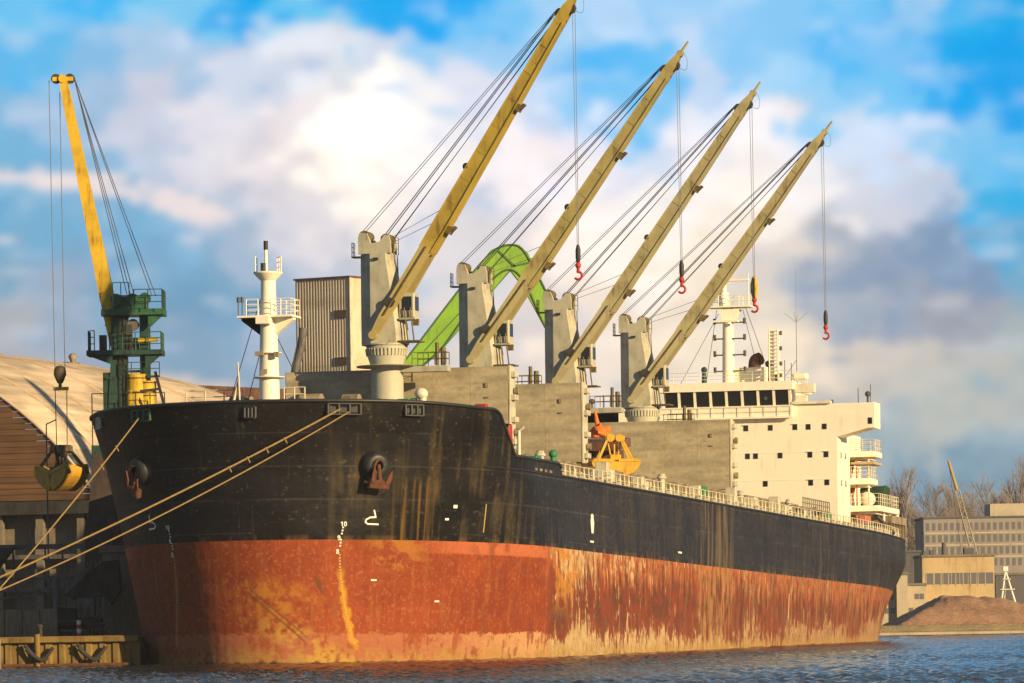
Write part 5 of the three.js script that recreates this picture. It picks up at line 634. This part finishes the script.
// ---------------------------------------------------------------- behind the ship: clad elevator tower, dark roof, lime green loader
{
  const D = 585, c = spot(324.5, 400, D), top = spot(326, 279, D).y, hw = 29 / FOCAL * D, t = thing('elevator_tower', 'tall corrugated beige elevator tower behind the foremast', 'tower', new THREE.Matrix4().makeTranslation(c.x, 0, c.z).multiply(new THREE.Matrix4().makeRotationY(-0.58)));
  const x1 = 3.9, prof = []; for (let x = -x1, i = 0; x < x1 - 0.01; x += 0.2, i++) prof.push([x, i % 2 ? 0.1 : 0], [x + 0.14, i % 2 ? 0.1 : 0]); prof.push([x1, 0], [x1, -5], [-x1, -5]);
  void hw; part('corrugated_cladding', [new THREE.ExtrudeGeometry(new THREE.Shape(prof.map((p) => new THREE.Vector2(p[0], -p[1]))), { depth: top - QUAY, bevelEnabled: false }).rotateX(-Math.PI / 2).translate(0, QUAY, 0)], mat.cladding, t);
  part('roof_trim', [chBox(-x1 - 0.15, x1 + 0.15, top, top + 0.2, -5.1, 0.25, 0.04)], mat.brown, t); part('corner_trim', [box(x1 - 0.02, x1 + 0.08, QUAY, top, -0.3, 0.2)], mat.panelEdge, t);
  for (const py of [315, 362]) { const y = spot(326, py, D).y; part('louvre_window', [box(1.7, 3.4, y - 0.45, y + 0.45, 0.05, 0.2)], mat.shutter, t); }
  const q = spot(302, 360, D), ch = thing('grain_chute', 'grey bent chute beside the beige elevator tower', 'chute', new THREE.Matrix4().makeTranslation(q.x, 0, q.z + 2)); part('chute_pipe', [tube([V(0.3, q.y + 3.6, 0), V(0, q.y + 1.4, 0), V(-0.6, q.y - 0.6, 0), V(-0.9, q.y - 2.4, 0), V(-1.0, QUAY, 0)], 0.5, 24, 10)], mat.steel, ch); part('chute_rail', [rod(V(-0.5, q.y + 1.5, 0.5), V(-1.4, q.y - 2.4, 0.5), 0.05)], mat.steel, ch);
  const r = spot(180, 386, 620), hut = thing('dark_roofed_store', 'low store with a dark brown roof behind the forecastle', 'store', new THREE.Matrix4().makeTranslation(r.x, 0, r.z)); part('wall', [box(-6, 20, QUAY, r.y - 2.2, -10, 0)], mat.pale, hut); part('roof', [prism([[-7, r.y - 2.3], [20, r.y - 2.3], [20, r.y - 1.0], [-2, r.y + 0.3], [-7, r.y + 0.6]], 11).translate(0, 0, -10.6)], mat.brown, hut);
  const g0 = spot(470, 370, 545), lo = thing('ship_loader', 'lime green bent loader boom behind the second deck crane', 'loader', new THREE.Matrix4().makeTranslation(g0.x, 0, g0.z)), p = (px, py) => { const v = spot(px, py, 545); return [v.x - g0.x, v.y]; };
  part('boom', [prism([p(402, 366), p(424, 366), p(440, 352), p(510, 271), p(522, 286), p(550, 338), p(562, 326), p(534, 268), p(528, 255), p(519, 247), p(505, 246), p(491, 252)], 2.4, 0.06)], mat.lime, lo, 'lime green box-section boom, bent at the top');
  part('boom_edge', [tube([V(...p(402, 366), 2.42), V(...p(493, 253), 2.42), V(...p(506, 247), 2.42), V(...p(519, 248), 2.42), V(...p(533, 268), 2.42), V(...p(560, 322), 2.42)], 0.12, 60, 5), tube([V(...p(424, 366), 2.42), V(...p(440, 352), 2.42), V(...p(510, 271), 2.42), V(...p(549, 335), 2.42)], 0.12, 60, 5), bar(V(...p(498, 252), 2.45), V(...p(515, 268), 2.45), 0.1, 0.2), bar(V(...p(512, 268), 2.45), V(...p(530, 264), 2.45), 0.1, 0.2), bar(V(...p(425, 352), 2.46), V(...p(490, 282), 2.46), 0.05, 0.07)], mat.limeDark, lo); part('pylon', [box(p(404, 366)[0], p(420, 366)[0], QUAY, p(404, 367)[1], 0.2, 1.4), box(p(554, 334)[0], p(562, 334)[0], QUAY, p(556, 330)[1], 0.3, 1.3)], mat.lime, lo);
}
// ---------------------------------------------------------------- the far shore
{
  const Y = 1.05; structure('far_shore_ground', [box(20, 700, -3, Y, -2200, -622)], mat.ground);
  const bk = thing('far_quay', 'low pale yellow embankment along the far waterline', 'embankment'); part('embankment', [prism([[0, -1], [0, 0.25], [1.5, 0.6], [3, 1.25], [5, 1.3], [5, -1]], 680).rotateY(Math.PI / 2).translate(20, 0, -617.5)], mat.bank, bk); part('kerb', [box(20, 700, 0.1, 0.42, -617.4, -617.0)], mat.farPale, bk);
  const gm = (px, D) => { const v = spot(px, 610, D); return new THREE.Matrix4().makeTranslation(v.x, 0, v.z); }, hgt = (px, py, D) => spot(px, py, D).y, wide = (px, D) => px / FOCAL * D;
  // sand heap
  { const P = [], N = 40, R = wide(80, 640), hp = hgt(962, 597, 640) - Y, g = new THREE.PlaneGeometry(2 * R, 30, N * 2, 20).rotateX(-Math.PI / 2), q = g.attributes.position; void P; for (let i = 0; i < q.count; i++) { const x = q.getX(i), z = q.getZ(i), e = 1 - Math.max(Math.abs(x < 0 ? x / (R * 0.95) : Math.max(0, x - 0.6) / (R * 1.25)), Math.abs(z) / 15); const r = clamp(e); let h = hp * Math.min(1, r * 1.45) * (0.9 + 0.22 * fbm(x * 0.35, z * 0.35, 5)); h -= 0.5 * hp * 0.22 * step(0.4, 0.8, fbm(x * 0.5 + 3, z * 0.2, 9)) * r; q.setY(i, e <= 0 ? -0.3 : h); } g.computeVertexNormals(); single('sand_heap', [g], mat.sand, 'broad heap of reddish brown sand on the far quay', 'sand heap', gm(962, 645).multiply(new THREE.Matrix4().makeTranslation(0, Y, 0))); }
  const building = (name, lab, px0, px1, top, D, wallMat, roofMat, depth, rows, extra) => {
    const m = gm(px0, D), t = thing(name, lab, 'building', m), w = wide(px1 - px0, D), h = hgt((px0 + px1) / 2, top, D);
    part('wall', [box(0, w, Y, h, -depth, 0)], wallMat, t); part('roof', [chBox(-0.15, w + 0.15, h, h + 0.35, -depth - 0.15, 0.15, 0.05)], roofMat, t);
    for (const [py, size, list] of rows) { const y = hgt(px0, py, D); for (const px of list) { const x = wide(px - px0, D); part('window', [box(x - size[0] / 2, x + size[0] / 2, y - size[1] / 2, y + size[1] / 2, -0.05, 0.035)], mat.farGlass, t); } }
    extra?.(t, w, h); return t;
  };
  const row = (a, b, n) => Array.from({ length: n }, (_, i) => a + (b - a) * i / (n - 1));
  building('boiler_hall', 'flat-roofed ochre industrial hall with one long window band', 923, 995, 557, 672, mat.farWall, mat.farRoof, 14, [[579, [1.02, 1.5], row(931, 990, 8)]], (t, w, h) => { parts('window_mullion', row(931, 990, 9).map((px) => { const x = wide(px - 4.2 - 923, 672); return box(x - 0.05, x + 0.05, hgt(960, 586, 672), hgt(960, 573, 672), 0.02, 0.06); }), mat.farPale, t); parts('roof_unit', [chBox(1.2, 1.9, h + 0.3, h + 1.0, -3, -2, 0.05), cyl(3.2, h + 0.3, h + 2.0, -3, 0.35, 0.3, 12), chBox(5.8, 7.2, h + 0.3, h + 1.2, -4, -2, 0.05), chBox(0.2, 0.6, h + 0.3, h + 0.9, -2, -1, 0.04)], mat.farDark, t); });
  building('annex', 'pale two-storey annex with small windows beside the ship stern', 880, 926, 586, 665, mat.farPale, mat.farRoof, 9, [[597, [0.55, 0.72], [892, 902, 917, 922.0]], [611, [0.55, 0.72], [887, 893, 903, 911, 918]]]);
  building('dark_hall', 'dark grey hall behind the pale annex', 880, 921, 553, 700, mat.farDark, mat.farDark, 14, []); building('tank_house', 'small pale tank on the annex roof', 897, 908, 575, 664, mat.farPale, mat.farRoof, 1.5, []);
  building('office_block', 'long grey four-storey office block with rows of windows', 925, 1075, 518, 830, mat.farGrey, mat.farDark, 18, [527, 539, 551, 563].map((y) => [y, [0.55, 1.2], row(929, 1070, 24)]), (t, w, h) => { part('penthouse', [box(wide(68, 830), wide(140, 830), h + 0.3, h + 2.4, -12, -2)], mat.farPale, t); parts('floor_band', [533, 545, 557].map((py) => box(0.05, w - 0.05, hgt(960, py, 830) - 0.12, hgt(960, py, 830) + 0.12, 0.0, 0.05)), mat.farPale, t); });
  building('low_workshop', 'low dark workshop at the foot of the tripod mast', 996, 1060, 575, 720, mat.farDark, mat.farRoof, 10, []);
  // lattice crane, tripod and small mast
  { const D = 715, a = spot(976, 560, D), b = spot(957, 490, D), c = spot(948.5, 461, D), t = thing('mobile_crane', 'thin far crane with grey lattice boom and yellow tip', 'crane', new THREE.Matrix4().makeTranslation(a.x, 0, a.z)), L = (v) => v.clone().sub(V(a.x, 0, a.z)), A = L(a), Bq = L(b), Cq = L(c); const dd = Bq.clone().sub(A).normalize(), nn = V(-dd.y, dd.x, 0), g = []; for (const s of [-1, 1]) for (const z of [-0.35, 0.35]) g.push(rod(A.clone().addScaledVector(nn, s * 0.42).add(V(0, 0, z)), Bq.clone().addScaledVector(nn, s * 0.3).add(V(0, 0, z)), 0.075, 0.06, 4)); for (let i = 0; i < 14; i++) { const p = A.clone().lerp(Bq, i / 14), q = A.clone().lerp(Bq, (i + 1) / 14), s = i % 2 ? 1 : -1; g.push(rod(p.clone().addScaledVector(nn, s * 0.4).add(V(0, 0, 0.35)), q.clone().addScaledVector(nn, -s * 0.36).add(V(0, 0, 0.35)), 0.05, 0.05, 4)); } part('lattice_boom', g, mat.farPale, t); part('boom_tip', [rod(Bq, Cq, 0.28, 0.2, 6)], M(0.35, 0.24, 0.05), t); parts('hoist_rope', [rod(Cq, V(Bq.x + 0.6, A.y, 0), 0.03, 0.03, 4)], mat.wire, t); part('carrier', [chBox(-1.6, 2.2, Y, A.y, -1.2, 1.2, 0.1)], mat.farDark, t); }
  { const D = 690, h = hgt(1006, 570, D), b = hgt(1006, 604, D), k = (px) => wide(px - 1006, D), t = thing('tripod_mast', 'white tripod mast on the far quay', 'mast', gm(1006, D)); for (const [x, z] of [[k(998), 0.6], [k(1021), 0.6], [k(1004), -2]]) part('leg', [rod(V(x, Math.min(b, Y), z), V(0, h, 0), 0.18, 0.12, 8)], mat.mortarWhite, t); part('mast_head', [chBox(-0.35, 0.35, h - 0.2, h + 0.5, -0.3, 0.3, 0.04)], mat.mortarWhite, t); parts('cross_brace', [rod(V(k(1000.5), b + 2, 0.5), V(k(1015), b + 2, 0.5), 0.08), rod(V(k(1003), b + 3.4, 0.4), V(k(1011), b + 3.4, 0.4), 0.07)], mat.mortarWhite, t); }
  // leafless trees
  const bare = (seed, h, slim) => { const r = rng(seed), trunk = [], twig = []; const grow = (p, d, len, rad, lvl) => { const q = p.clone().addScaledVector(d, len); (lvl < 2 ? trunk : twig).push(rod(p, q, rad, rad * 0.62, lvl < 2 ? 6 : 3)); if (lvl >= 5) return; const n = lvl === 0 ? 7 : lvl < 4 ? 4 : 3; for (let i = 0; i < n; i++) { const k = lvl === 0 ? 0.25 + 0.75 * (i + 1) / n : 0.35 + 0.65 * r(), s = p.clone().lerp(q, k), a = r() * 6.283, sp = (lvl === 0 ? 0.5 : 0.62) * slim, nd = d.clone().add(V(Math.cos(a) * sp, 0.22, Math.sin(a) * sp)).normalize(); grow(s, nd, len * (lvl === 0 ? 0.42 * (1.25 - 0.5 * k) : 0.55 + 0.2 * r()), rad * (lvl === 0 ? 0.42 : 0.55), lvl + 1); } }; grow(V(0, 0, 0), V(0, 1, 0), h * 0.68, h * 0.017, 0); return [merged(trunk), merged(twig)]; };
  const kinds = [bare(3, 21, 0.8), bare(8, 19, 1.1), bare(15, 23, 0.6), bare(29, 17, 1.2)]; const r = rng(44);
  for (let i = 0; i < 30; i++) { const D = 860 + r() * 130, px = 888 + i * 5.6 + r() * 6, v = spot(px, 610, D), k = kinds[Math.floor(r() * 4)], t = thing('bare_tree', 'leafless tall tree in the hazy row behind the far buildings', 'tree', new THREE.Matrix4().makeTranslation(v.x, Y, v.z).multiply(new THREE.Matrix4().makeRotationY(r() * 6)).multiply(new THREE.Matrix4().makeScale(...Array(3).fill(0.85 + 0.35 * r()))), 'leafless trees on the far shore'); part('trunk', k[0], mat.bark, t); part('crown', k[1], mat.bark, t); }
}
renderer.render(scene, camera);
